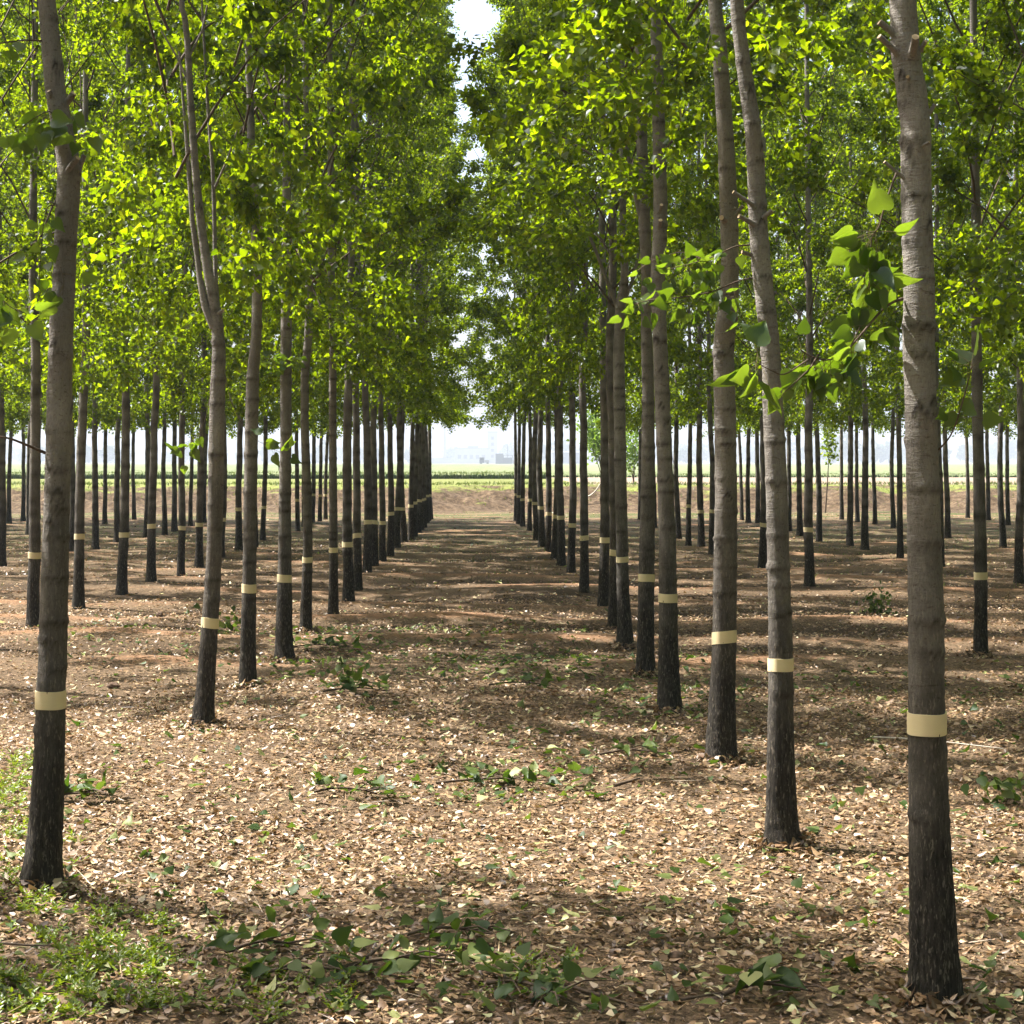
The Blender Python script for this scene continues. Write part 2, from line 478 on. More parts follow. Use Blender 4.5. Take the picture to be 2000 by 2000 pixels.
def trunk_mesh(name, pts, seed, sides=14, step=.05, scars=True, extra=None, clear=.76, eyes=0):
    """pts: rows of (x, y, z, radius); resampled and given bark relief, scars and a flared foot."""
    rng = np.random.default_rng(seed)
    pts = np.array(sorted(pts, key=lambda q: q[2]), float)
    z = np.concatenate([np.arange(pts[0, 2], 4.6, step), np.arange(4.6, pts[-1, 2], .35), [pts[-1, 2]]])
    # smooth interpolation
    P = np.stack([np.interp(z, pts[:, 2], pts[:, k]) for k in (0, 1)] + [z], -1)
    R = np.interp(z, pts[:, 2], pts[:, 3])
    ker = np.array([1, 2, 3, 4, 3, 2, 1.]); ker /= ker.sum()
    for k in (0, 1):
        P[:, k] = np.convolve(np.pad(P[:, k], 3, mode='edge'), ker, 'valid')
    R = np.convolve(np.pad(R, 3, mode='edge'), ker, 'valid')
    n = len(z)
    th = np.arange(sides) * 2 * PI / sides
    lob = rng.uniform(0, 2 * PI)
    rel = 1 + .020 * np.cos(3 * th + lob)[None, :] * np.ones((n, 1))
    lowf = np.clip(1 - z / 1.2, 0, 1)[:, None]
    rel += rng.normal(0, .010, (n, sides)) * (1 + 1.6 * lowf)
    rel += lowf ** 3 * (.10 + .06 * np.cos(4 * th + lob * 2))[None, :]
    rel += np.exp(-np.maximum(z, 0) / .07)[:, None] * (.14 + .12 * np.cos(5 * th + lob))[None, :]
    scar = np.zeros((n, sides))
    if scars:
        zz = .5
        while zz < 4.4:
            zz += rng.uniform(.07, .20)
            c, w = rng.uniform(0, 2 * PI), rng.uniform(.6, 2.4)
            dth = (th - c + PI) % (2 * PI) - PI
            a = np.exp(-dth ** 2 / (2 * w * w))
            if abs(zz - clear) < .075: continue
            zr = zz + rng.normal(0, .0045, sides)
            wd = max(.011, step * .6)
            g_ = np.exp(-((z[:, None] - zr[None, :]) / wd) ** 2) * a[None, :]
            rel += g_ * rng.uniform(.05, .17)
            scar = np.maximum(scar, .95 * np.exp(-((z[:, None] - zr[None, :] + .010) / (wd * .9)) ** 2) * a[None, :] * rng.uniform(.55, 1.0, (1, sides)))
        for q in range(eyes):        # eye-shaped scars where branches have been shed, mostly on the side facing the path mouth
            zz, c = rng.uniform(1.2, 3.4), -PI / 2 + rng.normal(0, .8)
            dth = (th - c + PI) % (2 * PI) - PI
            hw = rng.uniform(.35, .6)
            arch = (z[:, None] - zz) + .055 * (dth / hw)[None, :] ** 2
            m_ = np.exp(-(arch / .013) ** 2) * np.exp(-(dth[None, :] / hw) ** 4)
            plug = np.exp(-((z[:, None] - zz + .05) / .030) ** 2 - (dth[None, :] / (hw * .35)) ** 2)
            rel += .09 * m_ + .06 * plug
            scar = np.maximum(scar, np.maximum(1.0 * m_, .6 * plug * (.5 + .5 * np.sin(z[:, None] * 260))))
    rr = R[:, None] * rel
    V = np.stack([P[:, 0:1] + rr * np.cos(th), P[:, 1:2] + rr * np.sin(th), np.repeat(z[:, None], sides, 1)], -1)
    i = np.arange(n - 1)[:, None] * sides
    j = np.arange(sides)[None, :]
    k = (j + 1) % sides
    mb = MB()
    mb.add(V, np.stack([i + j, i + k, i + sides + k, i + sides + j], -1).reshape(-1, 4))
    if extra:
        for (EP, ER) in extra:
            add_tube(mb, EP, ER, 8)
    me = mb.mesh(name, [M_BARK])
    sv = np.zeros(len(me.vertices), np.float32)
    sv[:n * sides] = np.clip(scar, 0, 1).ravel()
    me.attributes.new('scar', 'FLOAT', 'POINT').data.foreach_set('value', sv)
    return me


def std_radius(z, r=.055):
    return r * np.interp(z, [-.1, 0, .3, 1, 3.2, 6, 10, 16.5], [1.24, 1.2, 1.1, 1.0, .80, .58, .36, .08])


def generic_trunk(seed):
    rng = np.random.default_rng(seed)
    zs = np.arange(-.08, 16.6, .45)
    x = np.zeros(len(zs)); y = np.zeros(len(zs))
    for ax in (x, y):
        a, p, k = rng.uniform(.010, .035), rng.uniform(0, 6.28), rng.uniform(.8, 1.8)
        w = a * (np.sin(k * zs + p) - math.sin(p)) + rng.normal(0, .006, len(zs))
        ax += w * np.clip(zs / .8, 0, 1) * np.clip((6 - zs) / 3, .25, 1)
    return trunk_mesh('trunk', np.stack([x, y, zs, std_radius(zs)], -1), seed, 10, .07)


TRUNKS = [generic_trunk(100 + i) for i in range(8)]


# ------------------------------------------------------------------ crowns
def crown_mesh(seed, nl=31000, zb=3.35, zt=16.3):
    rng = np.random.default_rng(seed)
    mb = MB()
    nlimb = 40
    LP, LD, LS = [], [], []

    def env(z):
        return np.interp(z, [2.6, 3.3, 4.4, 6.0, 8.0, 11.0, 14.0, 16.3], [.75, 1.22, 1.82, 1.80, 1.12, .74, .52, .12])

    tot = []
    for i in range(nlimb):
        u = (i + rng.uniform(0, .8)) / nlimb
        z0 = zb - .15 + (zt - 1.0 - zb) * u ** 1.12
        az = i * 2.39996 + rng.uniform(-.45, .45)
        reach = env(z0 + .7) * rng.uniform(.72, 1.12)
        rise = reach * (rng.uniform(.45, 1.0) if z0 < 4 else rng.uniform(1.1, 2.1))
        n = 8
        t = np.linspace(0, 1, n)
        wob = np.cumsum(rng.normal(0, .03, (n, 3)), 0)
        out = np.array([math.cos(az), math.sin(az) * .70, 0])
        P = np.stack([out[0] * reach * t, out[1] * reach * t, z0 + rise * (t ** (1.25 if z0 > 4.5 else .8))], -1) + wob * t[:, None]
        r0 = .0095 * (1 - .55 * u) + .0035
        add_tube(mb, P, r0 * (1 - .8 * t), 5, 1, False)
        ntw = int(rng.integers(6, 10))
        for q in range(ntw):
            tt = rng.uniform(.22, 1.0) ** .8
            b = np.array([np.interp(tt, t, P[:, k]) for k in range(3)])
            L = rng.uniform(.22, .62) * (1.1 - .45 * tt) * (1.0 if z0 < 12 else .7)
            dd = norm(out * rng.uniform(.2, 1.0) + rng.normal(0, .75, 3) * np.array([1, .62, .8]) + np.array([0, 0, .25]))
            droop = rng.uniform(-.35, .15)
            s = np.linspace(0, 1, 5)
            Q = b + dd * L * s[:, None] + np.array([0, 0, droop * L])[None, :] * (s ** 2)[:, None]
            add_tube(mb, Q, .0045 * (1 - .7 * s), 3, 1, False)
            tot.append((Q, out))
    # hanging lower twigs that fray the skirt of the crown
    for q in range(30):
        az = rng.uniform(0, 2 * PI); rad = rng.uniform(.3, 1.2)
        b = np.array([math.cos(az) * rad, math.sin(az) * rad * .8, rng.uniform(2.75, 3.8)])
        out = np.array([math.cos(az), math.sin(az) * .8, 0])
        s = np.linspace(0, 1, 5); L = rng.uniform(.3, .65)
        Q = b + (out * .6 + np.array([0, 0, -.45])) * L * s[:, None]
        add_tube(mb, Q, .004 * (1 - .7 * s), 3, 1, False)
        tot.append((Q, out))
    per = nl / len(tot)
    for Q, out in tot:
        n = max(4, int(rng.normal(per, per * .35)))
        tt = rng.uniform(.05, 1.08, n)
        p = np.stack([np.interp(np.minimum(tt, 1), np.linspace(0, 1, 5), Q[:, k]) for k in range(3)], -1)
        off = rng.normal(0, 1, (n, 3)); off = norm(off) * rng.uniform(.02, .13, n)[:, None]
        p = p + off
        d = norm(off) * .8 + out * .35 + rng.normal(0, .55, (n, 3)) + np.array([0, 0, -.45])
        LP.append(p); LD.append(d)
    LP = np.concatenate(LP); LD = np.concatenate(LD)
    n = len(LP)
    nr = rng.normal(0, 1, (n, 3)) + np.array([0, 0, .55])
    add_leaves(mb, LP, LD, nr, (.028 + .042 * rng.uniform(0, 1, n) ** 1.3), LEAF_LO, 0, rng.uniform(.85, 1.15, n), rng.uniform(.3, 2.2, n))
    return mb.mesh('crown', [M_LEAF, M_TWIG])


CROWNS = [crown_mesh(500 + i) for i in range(8)]


def band_mesh(cx, cy, z, r, hgt, seed):
    rng = np.random.default_rng(seed)
    s = 56
    th = np.arange(s) * 2 * PI / s
    tilt = rng.normal(0, .008, 2)
    rows = []
    for (dr, dz) in ((-.006, -hgt / 2), (.0012, -hgt / 2), (.0014, 0), (.0012, hgt / 2), (-.006, hgt / 2)):
        rad = r + dr + .0007 * np.sin(4 * th + seed * 1.7) + .0004 * np.sin(9 * th + seed)
        zz = z + dz + (tilt[0] * np.cos(th) + tilt[1] * np.sin(th)) * .4 + .0008 * np.sin(3 * th + seed)
        rows.append(np.stack([cx + rad * np.cos(th), cy + rad * np.sin(th), zz], -1))
    V = np.concatenate(rows)
    j = np.arange(s); k = (j + 1) % s
    Fc = np.concatenate([np.stack([i * s + j, i * s + k, (i + 1) * s + k, (i + 1) * s + j], -1) for i in range(4)])
    mb = MB(); mb.add(V, Fc)
    return mb.mesh('paper_band', [M_BAND], False)


# ------------------------------------------------------------------ leafy shoots, stubs
def shoot_mesh(path, nleaf, size, seed, spread=.6, bare=.15, hang=.35, r=.0035, name='leafy_shoot', mats=None, face=(.45, -.85, -.5)):
    rng = np.random.default_rng(seed)
    path = np.array(path, float)
    t = np.linspace(0, 1, len(path))
    tt = np.linspace(0, 1, 24)
    P = np.stack([np.interp(tt, t, path[:, k]) for k in range(3)], -1)
    for k in range(3):
        P[:, k] = np.convolve(np.pad(P[:, k], 2, mode='edge'), np.ones(5) / 5, 'valid')
    mb = MB()
    add_tube(mb, P, np.linspace(r, r * .4, 24), 5, 1)
    T = norm(np.gradient(P, axis=0))
    for i in range(nleaf):
        u = bare + (1 - bare) * (i + rng.uniform(0, .9)) / nleaf
        b = np.array([np.interp(u, tt, P[:, k]) for k in range(3)])
        tg = np.array([np.interp(u, tt, T[:, k]) for k in range(3)])
        side = norm(rng.normal(0, 1, 3) * np.array([1, .5, 1]))
        d = norm(tg * .45 + side * spread + np.array([0, 0, -hang]))
        pl = rng.uniform(.5, 1.15) * size
        q = b + d * pl + np.array([0, 0, -.1 * pl])
        add_tube(mb, np.array([b, (b + q) / 2 + np.array([0, 0, .05 * pl]), q]), [.0011, .0009, .0008], 3, 2, False)
        d2 = norm(d + rng.normal(0, .35, 3) + np.array([0, 0, -.25]))
        nr = np.array(face) + rng.normal(0, .5, 3)
        sc = size * rng.uniform(.7, 1.15)
        add_leaves(mb, q[None], d2[None], nr[None], sc, LEAF_HI, 0, np.array([rng.uniform(.9, 1.1)]), np.array([rng.uniform(.5, 1.8)]))
    return mb.mesh(name, mats or [M_SHOOT, M_TWIG, M_GTWIG])


def stub_mesh(a, b, r):
    a, b = np.array(a, float), np.array(b, float)
    mb = MB()
    t = np.array([0, .12, .3, .7, 1.0])[:, None]
    add_tube(mb, a + (b - a) * t, np.array([1.75, 1.25, 1.05, 1.0, .97]) * r, 9, 0, True, .03, capmat=1)
    return mb.mesh('branch_stub', [M_BARK, M_CUT])


# ------------------------------------------------------------------ placing trees
ORD = ['', 'first', 'second', 'third', 'fourth', 'fifth', 'sixth', 'seventh', 'eighth', 'ninth', 'tenth', 'eleventh', 'twelfth', 'thirteenth',
       'fourteenth', 'fifteenth', 'sixteenth', 'seventeenth', 'eighteenth', 'nineteenth', 'twentieth', 'twenty-first', 'twenty-second', 'twenty-third']
_cn = [0]
FEET = []
_pr = np.random.default_rng(21)


def add_crown(root, dx=0, dy=0, s=1.0, dz=0.0):
    i = _cn[0]; _cn[0] += 1
    c = link('crown', CROWNS[(i * 3 + i // 8) % 8], root)
    c.location = (dx, dy, dz)
    fx = 1 if _pr.random() < .5 else -1
    c.scale = (s * _pr.uniform(.94, 1.08), s * _pr.uniform(.94, 1.06), s * _pr.uniform(.94, 1.06))
    c.rotation_euler = (0, 0, (0 if fx > 0 else PI) + _pr.uniform(-.3, .3))
    return c


def plain_tree(X, Y, label, group, band=None, rpx=None, lean=0.0):
    """A repeat: shares trunk and crown meshes with its neighbours."""
    root = empty('poplar_tree', (X, Y, float(gh(X, Y))), label, 'tree', group)
    FEET.append((X, Y, .075))
    k = _cn[0]
    t = link('trunk', TRUNKS[(k * 5 + k // 7) % 8], root)
    sc = (rpx or _pr.uniform(.90, 1.12))
    t.scale = (sc, sc, 1)
    t.rotation_euler = (0, 0, _pr.uniform(0, 6.28))
    root.rotation_euler = (_pr.normal(0, .006), lean + _pr.normal(0, .008), 0)
    c_ = add_crown(root)
    if -2.4 < X < 2:
        c_.scale[0] *= np.interp(Y, [16, 30, 42, 52], [.88, .90, 1.02, 1.10])
        c_.scale[2] *= np.interp(Y, [30, 52], [1, 1.08])
        if X < 0: c_.location[0] -= np.interp(Y, [25, 52], [.16, .06])
    if band:
        mesh = TRUNKS[(k * 5 + k // 7) % 8]
        # centre and radius of the trunk at the band's height
        co = np.empty(len(mesh.vertices) * 3); mesh.vertices.foreach_get('co', co); co = co.reshape(-1, 3)
        sel = co[abs(co[:, 2] - band) < .08]
        c = sel.mean(0); r = np.percentile(np.linalg.norm((sel - c)[:, :2], axis=1), 90)
        ca, sa = math.cos(t.rotation_euler.z), math.sin(t.rotation_euler.z)
        link('paper_band', band_mesh((c[0] * ca - c[1] * sa) * sc, (c[0] * sa + c[1] * ca) * sc, band, r * sc, .066, k), root)
    return root
    return root


def traced_tree(Y, base, prof, label, group, band=None, seed=0, stubs=(), shoots=(), extra=None, crown=True, crown_y=None, crown_s=1.0):
    """A tree traced from the photograph: prof rows (pixel y, centre x, width) at distance Y."""
    X0 = (base[0] - CX) * Y / F
    root = empty('poplar_tree', (X0, Y, 0), label, 'tree', group)
    FEET.append((X0, Y, base[2] * Y / F / 2 + .02))
    rng = np.random.default_rng(seed)
    pts = [(0, 0, -.10, base[2] * Y / F / 2 * 1.02)]
    for (py, px, w) in prof:
        q = wp(px, py, Y)
        pts.append((q[0] - X0, rng.normal(0, .006), q[2], w * Y / F / 2))
    pts.sort(key=lambda q: q[2])
    tx, ty, tz, tr = pts[-1]
    k = max(0, len(pts) - 4)
    sl = max(-.05, min(.05, (pts[-1][0] - pts[k][0]) / max(.05, pts[-1][2] - pts[k][2])))
    top = tz
    while top < 16:
        d = min(1.0, 16.4 - top)
        top += d
        tx += sl * d
        tr2 = tr * np.interp(top, [tz, 16.4], [1, .12])
        pts.append((tx, 0, top, tr2))
    ex = None
    if extra:
        ex = [(np.array([wp(px, py, Y + dy) - np.array([X0, Y, 0]) for (py, px, w, dy) in e]), np.array([w * Y / F / 2 for (py, px, w, dy) in e])) for e in extra]
    zb_ = H - (band[0] - HY) * Y / F
    link('trunk', trunk_mesh('trunk', pts, seed, 32 if Y < 10 else 20, .016 if Y < 10 else .025, extra=ex, clear=zb_, eyes=5 if Y < 12.5 else 0), root)
    if crown:
        a5 = np.array(pts)
        cr_ = add_crown(root, np.interp(4.6, a5[:, 2], a5[:, 0]) - sl * 4.6, 0, crown_s)
        cr_.rotation_euler = (0, math.atan(sl), cr_.rotation_euler.z)
        if X0 < 0: cr_.location[0] -= .12; cr_.scale[0] *= .92
        cr_.location[2] += 1.2 if Y < 9 else (1.0 if X0 > 0 else .15)
        if crown_y:
            cr_.scale[1] *= crown_y[0]
            cr_.location[1] += crown_y[1]
    if band:
        arr = np.array(sorted(pts, key=lambda q: q[2]))
        zb, hb = H - (band[0] - HY) * Y / F, band[1] * Y / F
        link('paper_band', band_mesh(np.interp(zb, arr[:, 2], arr[:, 0]), np.interp(zb, arr[:, 2], arr[:, 1]), zb, np.interp(zb, arr[:, 2], arr[:, 3]) * 1.035, hb, seed), root)
    for (ax, ay, bx, by, w, dy) in stubs:
        a = wp(ax, ay, Y) - np.array([X0, Y, 0]) + np.array([0, dy * .35, 0])
        b = wp(bx, by, Y + dy) - np.array([X0, Y, 0])
        link('branch_stub', stub_mesh(a, b, w * Y / F / 2), root)
    for q, sh in enumerate(shoots):
        path = [wp(px, py, Y + dy) - np.array([X0, Y, 0]) for (px, py, dy) in sh['p']]
        link(sh.get('name', 'leafy_shoot'), shoot_mesh(path, sh['n'], sh['s'], seed * 10 + q, sh.get('spread', .6), sh.get('bare', .15), sh.get('hang', .35), sh.get('r', .0035), sh.get('name', 'leafy_shoot')), root)
    return root


GL1 = 'poplars in the row along the left edge of the path'
GR1 = 'poplars in the row along the right edge of the path'
GL2, GR2 = 'poplars in the second row left of the path', 'poplars in the second row right of the path'
GL3, GR3 = 'poplars in the third row left of the path', 'poplars in the third row right of the path'
GL4, GR4 = 'poplars in the far rows left of the path', 'poplars in the far rows right of the path'

# --- right row, traced
traced_tree(5.436, (1829, 1972, 96), [
    (0, 1764, 51), (109, 1770, 56), (181, 1782, 58), (254, 1788, 57), (362, 1790.5, 59), (471, 1793.5, 58), (580, 1795.5, 60), (688, 1795, 62), (759, 1798.5, 60),
    (867, 1801, 62), (976, 1804, 64), (1085, 1807, 66), (1193, 1809, 68), (1338, 1810, 69), (1409, 1810, 71), (1517, 1814, 74), (1626, 1816, 77), (1735, 1820, 82),
    (1843, 1823.5, 86), (1934, 1828, 90)],
    'thickest and closest poplar, its pale upper trunk studded with sawn branch stubs', GR1, (1411, 42), 1,
    stubs=[(1752, 72, 1717, 43, 13, -.02), (1752, 108, 1717, 71, 11, -.05), (1776, 112, 1788, 72, 15, -.10), (1795, 100, 1808, 80, 9, -.04),
           (1768, 352, 1727, 316, 6.5, -.03), (1783, 297, 1815, 277, 5, -.07), (1808, 232, 1826, 204, 8, .0), (1771, 158, 1773, 150, 7, -.08)],
    shoots=[dict(p=[(1752, 335, -.04), (1740, 365, -.06), (1724, 415, -.08), (1717, 445, -.09), (1704, 458, -.09)], n=12, s=.088, bare=.84, spread=.95, hang=.25, r=.004),
            dict(p=[(1704, 458, -.09), (1698, 500, -.08), (1698, 545, -.08), (1697, 560, -.07)], n=14, s=.075, bare=.2, spread=.8, r=.002),
            dict(p=[(1768, 582, 0), (1735, 592, -.05), (1705, 625, -.08), (1665, 675, -.1), (1632, 705, -.1), (1590, 702, -.1), (1560, 680, -.1)], n=34, s=.066, bare=.30, spread=.8, r=.005),
            dict(p=[(1660, 680, -.1), (1690, 615, -.05), (1694, 570, -.05), (1697, 548, -.05)], n=5, s=.06, bare=.2, spread=.8, r=.0022),
            dict(p=[(1600, 690, -.1), (1582, 720, -.12), (1550, 750, -.15), (1530, 768, -.15)], n=7, s=.055, bare=.1, spread=.8, r=.0035),
            dict(p=[(1582, 700, -.12), (1530, 735, -.16), (1495, 718, -.18), (1472, 705, -.18)], n=8, s=.088, bare=.78, spread=.95, hang=.1, r=.0028),
            dict(p=[(1830, 882, -.02), (1860, 850, -.06), (1885, 770, -.1), (1896, 722, -.1), (1900, 708, -.1)], n=11, s=.072, bare=.25, spread=.8, hang=.15, r=.003)])
traced_tree(7.763, (1528, 1652, 66), [
    (36, 1441, 27), (127, 1452, 28), (181, 1460, 31), (254, 1470, 33), (326, 1477, 34), (417, 1480, 36), (489, 1484, 37), (562, 1491.6, 37), (634, 1500, 38), (722, 1507, 37),
    (795, 1510, 40), (904, 1514.7, 41), (1012, 1518, 42), (1121, 1520.6, 43), (1230, 1524, 46), (1338, 1525, 48), (1409, 1524.6, 50), (1517, 1525, 54), (1590, 1526, 59), (1626, 1527, 62)],
    'second poplar along the right of the path, bowed trunk with four sawn stubs', GR1, (1298, 25), 2,
    stubs=[(1474, 404, 1432, 375, 8, -.05), (1473, 440, 1443, 422, 9, -.06), (1480, 432, 1508, 411, 9, -.05), (1474, 500, 1449, 492, 8, -.02), (1512, 572, 1517, 570, 6, 0)],
    shoots=[dict(p=[(1468, 478, 0), (1435, 480, -.03), (1395, 502, -.05), (1350, 515, -.06), (1298, 528, -.08)], n=28, s=.066, bare=.22, spread=.7, r=.004),
            dict(p=[(1474, 542, 0), (1440, 548, -.04), (1395, 570, -.05), (1340, 580, -.06), (1260, 586, -.1), (1225, 600, -.1)], n=34, s=.07, bare=.15, spread=.7, r=.004),
            dict(p=[(1370, 505, -.05), (1330, 490, 0), (1270, 510, 0), (1245, 530, 0)], n=9, s=.06, bare=.15, spread=.8, r=.0025),
            dict(p=[(1500, 645, 0), (1460, 640, -.05), (1445, 610, -.05), (1433, 575, -.05)], n=4, s=.07, bare=.75, spread=.8, r=.0025)])
traced_tree(9.79, (1406, 1497, 58), [
    (0, 1396, 26), (90, 1404, 29), (217, 1414, 31), (290, 1418, 32), (362, 1421, 34), (435, 1424, 36), (507, 1425, 34), (580, 1424, 36), (634, 1417, 41), (688, 1413, 41), (722, 1413.8, 41),
    (831, 1416, 42), (976, 1417.7, 43), (1085, 1416, 45), (1193, 1414.7, 46), (1266, 1414, 47), (1338, 1411, 48), (1445, 1407.6, 53)],
    'third poplar on the right edge of the path, swollen knot and kink below two stubs', GR1, (1245, 24), 3,
    stubs=[(1415, 434, 1409, 425, 10, -.1), (1425, 432, 1451, 402, 8, -.06), (1420, 425, 1436, 405, 6, -.05)])
traced_tree(11.95, (1306, 1390, 44), [
    (0, 1280, 20), (104, 1283, 22), (217, 1286, 24), (398, 1290, 27), (470, 1288, 28), (543, 1284, 28), (650, 1288, 28), (759, 1292.6, 30), (904, 1298, 30), (1049, 1303, 33),
    (1157, 1304.5, 35), (1266, 1305.6, 38), (1338, 1306, 40)],
    'fourth poplar on the right edge of the path, slim and pale, leaning slightly inward', GR1, (1168, 17), 4,
    stubs=[(1287, 445, 1290, 430, 8, -.1), (1288, 415, 1292, 400, 7, -.1)])
traced_tree(14.06, (1261, 1317, 36), [
    (0, 1246, 17), (100, 1250, 18), (217, 1253, 20), (326, 1254.5, 22), (435, 1258.5, 23), (543, 1264, 22), (652, 1262.5, 22), (759, 1265.6, 23), (904, 1266, 27), (1049, 1264, 30),
    (1193, 1261.6, 32), (1266, 1260.5, 32.6)],
    'fifth poplar along the right of the path, slim with gently waving trunk', GR1, (1129, 15), 5,
    extra=[[(440, 1255, 9, 0), (400, 1245, 9, 0), (330, 1232, 8, -.05), (250, 1216, 6, -.1), (150, 1200, 4, -.2)]])
traced_tree(16.5, (1222, 1256, 29), [
    (0, 1214, 10), (435, 1217, 13), (543, 1220.5, 16), (598, 1212, 20), (688, 1208.7, 22), (759, 1209.8, 23), (904, 1211.8, 23.5), (1049, 1215, 23), (1157, 1217, 24), (1230, 1221, 27)],
    'sixth poplar on the right edge of the path, forking low with limbs rising both ways', GR1, (1092, 11), 6,
    extra=[[(600, 1206, 9, 0), (560, 1190, 7, 0), (480, 1160, 6, -.1), (370, 1110, 4, -.2)], [(590, 1218, 7, 0), (540, 1238, 6, 0), (470, 1252, 4, .1)]])
# --- left row, traced
traced_tree(6.944, (80, 1740, 76), [
    (0, 91, 34), (90, 100, 38), (174, 108, 40), (254, 123, 41), (326, 136, 45), (399, 133, 45), (471, 128, 43), (543, 125, 43), (616, 121, 46), (688, 119, 46), (759, 116, 48), (867, 115, 50),
    (976, 111, 49), (1085, 109, 52), (1193, 105, 54), (1302, 102, 55), (1336, 100.5, 56), (1445, 98, 58), (1517, 96, 61), (1608, 90.5, 65), (1680, 85, 69)],
    'closest poplar left of the path, kinked dark trunk with weeds about its foot', GL1, (1365, 35), 7, crown_y=(.72, .25),
    stubs=[(128, 205, 144, 182, 13, -.03), (110, 205, 96, 177, 9, -.05), (128, 345, 152, 308, 11, -.08), (150, 345, 164, 303, 10, 0), (118, 405, 95, 392, 4, -.06)],
    shoots=[dict(p=[(110, 230, -.05), (95, 215, -.12), (60, 235, -.15), (30, 260, -.15)], n=14, s=.075, bare=.05, spread=.9, r=.003),
            dict(p=[(120, 200, -.05), (140, 225, -.12), (160, 260, -.12)], n=7, s=.075, bare=.2, spread=.9, r=.002),
            dict(p=[(108, 400, -.04), (92, 402, -.06), (84, 440, -.08), (78, 520, -.08), (74, 600, -.08)], n=12, s=.06, bare=.2, spread=.8, r=.0028),
            dict(p=[(90, 80, 0), (50, 78, -.1), (0, 84, -.2), (-60, 100, -.2)], n=6, s=.06, bare=.4, spread=.8, r=.004),
            dict(p=[(-40, 590, -.3), (-10, 570, -.3), (20, 600, -.3), (45, 610, -.3)], n=9, s=.085, bare=.1, spread=.8, r=.003),
            dict(p=[(118, 520, -.05), (125, 550, -.12), (122, 580, -.12)], n=4, s=.07, bare=.2, spread=.8, r=.002),
            dict(p=[(92, 886, 0), (55, 870, -.05), (20, 856, -.1), (-30, 848, -.1)], n=1, s=.03, bare=.9, r=.007, name='bare_branch')])
traced_tree(11.19, (397, 1423, 43), [
    (0, 357, 11), (72, 366, 12), (145, 370, 12.5), (217, 373.6, 14), (326, 382, 14.5), (435, 392, 16), (543, 409, 20), (616, 423, 23), (688, 428, 26), (759, 425, 30), (867, 422.6, 30), (976, 421.5, 30),
    (1085, 418, 30), (1157, 414, 31), (1230, 409.6, 33), (1338, 402, 34), (1372, 399, 37)],
    'second poplar left of the path, leaning trunk that forks into three slender stems', GL1, (1217, 20), 8,
    extra=[[(640, 418, 17, 0), (598, 401, 16, 0), (543, 390, 12, .02), (507, 386, 11, .03), (435, 376, 10, .03), (362, 371, 9, .03), (250, 362, 6, .03), (100, 350, 4, .05)],
           [(640, 430, 10, 0), (590, 424, 9, .02), (543, 421, 9, .05), (398, 418, 8, .08), (326, 415, 7.5, .1), (217, 406.6, 6.5, .1), (72, 398, 5, .1), (-80, 390, 3, .1)],
           [(370, 418, 5, .08), (310, 445, 4, 0), (255, 463, 3, 0)], [(160, 368, 5, 0), (110, 345, 4, 0), (60, 315, 3, 0)], [(110, 370, 5, 0), (60, 395, 4, 0), (10, 405, 3, 0)]],
    stubs=[(428, 612, 436, 606, 7, -.05)],
    shoots=[dict(p=[(415, 735, -.05), (408, 790, -.12), (398, 830, -.15), (372, 868, -.15), (352, 885, -.15)], n=12, s=.075, bare=.5, spread=.8, r=.0022),
            dict(p=[(430, 700, 0), (455, 800, -.1), (490, 855, -.15), (530, 875, -.15), (560, 890, -.15)], n=9, s=.085, bare=.55, spread=.8, r=.0022)])
traced_tree(13.17, (483, 1345, 32), [
    (60, 486, 13), (199, 489, 14), (290, 491, 15), (435, 499, 19), (580, 502, 20), (650, 501, 20), (740, 493, 25), (867, 490.6, 26), (976, 488.6, 26), (1085, 487.7, 26), (1193, 486, 28), (1302, 483, 30)],
    'third poplar left of the path, straight below and bending above a dark scar', GL1, (1149, 17), 9)
traced_tree(15.36, (554, 1282, 32), [
    (100, 560, 12), (290, 560, 15), (435, 560, 17), (543, 559, 18), (650, 559, 22), (710, 558, 22), (867, 558, 22), (976, 556, 23.5), (1085, 556, 26), (1193, 555, 30)],
    'fourth poplar left of the path, leafy sprig sprouting from mid-trunk, blackened foot', GL1, (1130, 15), 10,
    shoots=[dict(p=[(552, 722, -.04), (545, 712, -.1), (535, 705, -.15), (525, 700, -.15)], n=14, s=.07, bare=.1, spread=1.0, hang=.1, r=.003),
            dict(p=[(558, 722, -.05), (570, 705, -.1), (585, 700, -.12)], n=9, s=.065, bare=.1, spread=1.0, hang=.1, r=.003)])
traced_tree(17.2, (597, 1240.6, 23), [
    (200, 598, 11), (435, 600, 13), (543, 603, 14), (650, 603, 16), (733, 595, 16), (831, 595, 16), (976, 600, 18), (1085, 601, 19), (1193, 597.5, 22)],
    'fifth poplar left of the path, slender grey trunk with a short side twig', GL1, (1093, 11), 11,
    stubs=[(600, 700, 612, 682, 3, -.02)])
traced_tree(19.4, (651, 1202.5, 20), [
    (300, 646, 12), (562, 647, 14), (650, 650, 14), (831, 649.6, 15), (1012, 651, 16), (1121, 651.6, 17.5)],
    'sixth poplar left of the path, very straight slender trunk rising clear of leaves', GL1, (1074, 10), 12)


def row(items, group, text, start, band_fn, lean=0):
    for i, it in enumerate(sorted(items, key=lambda q: q[1])):
        x, Y = it[0], it[1]
        X = (x - CX) * Y / F if len(it) == 2 or it[2] != 'X' else x
        plain_tree(X, Y, text.format(ORD[start + i]), group, band_fn(i), lean=lean)


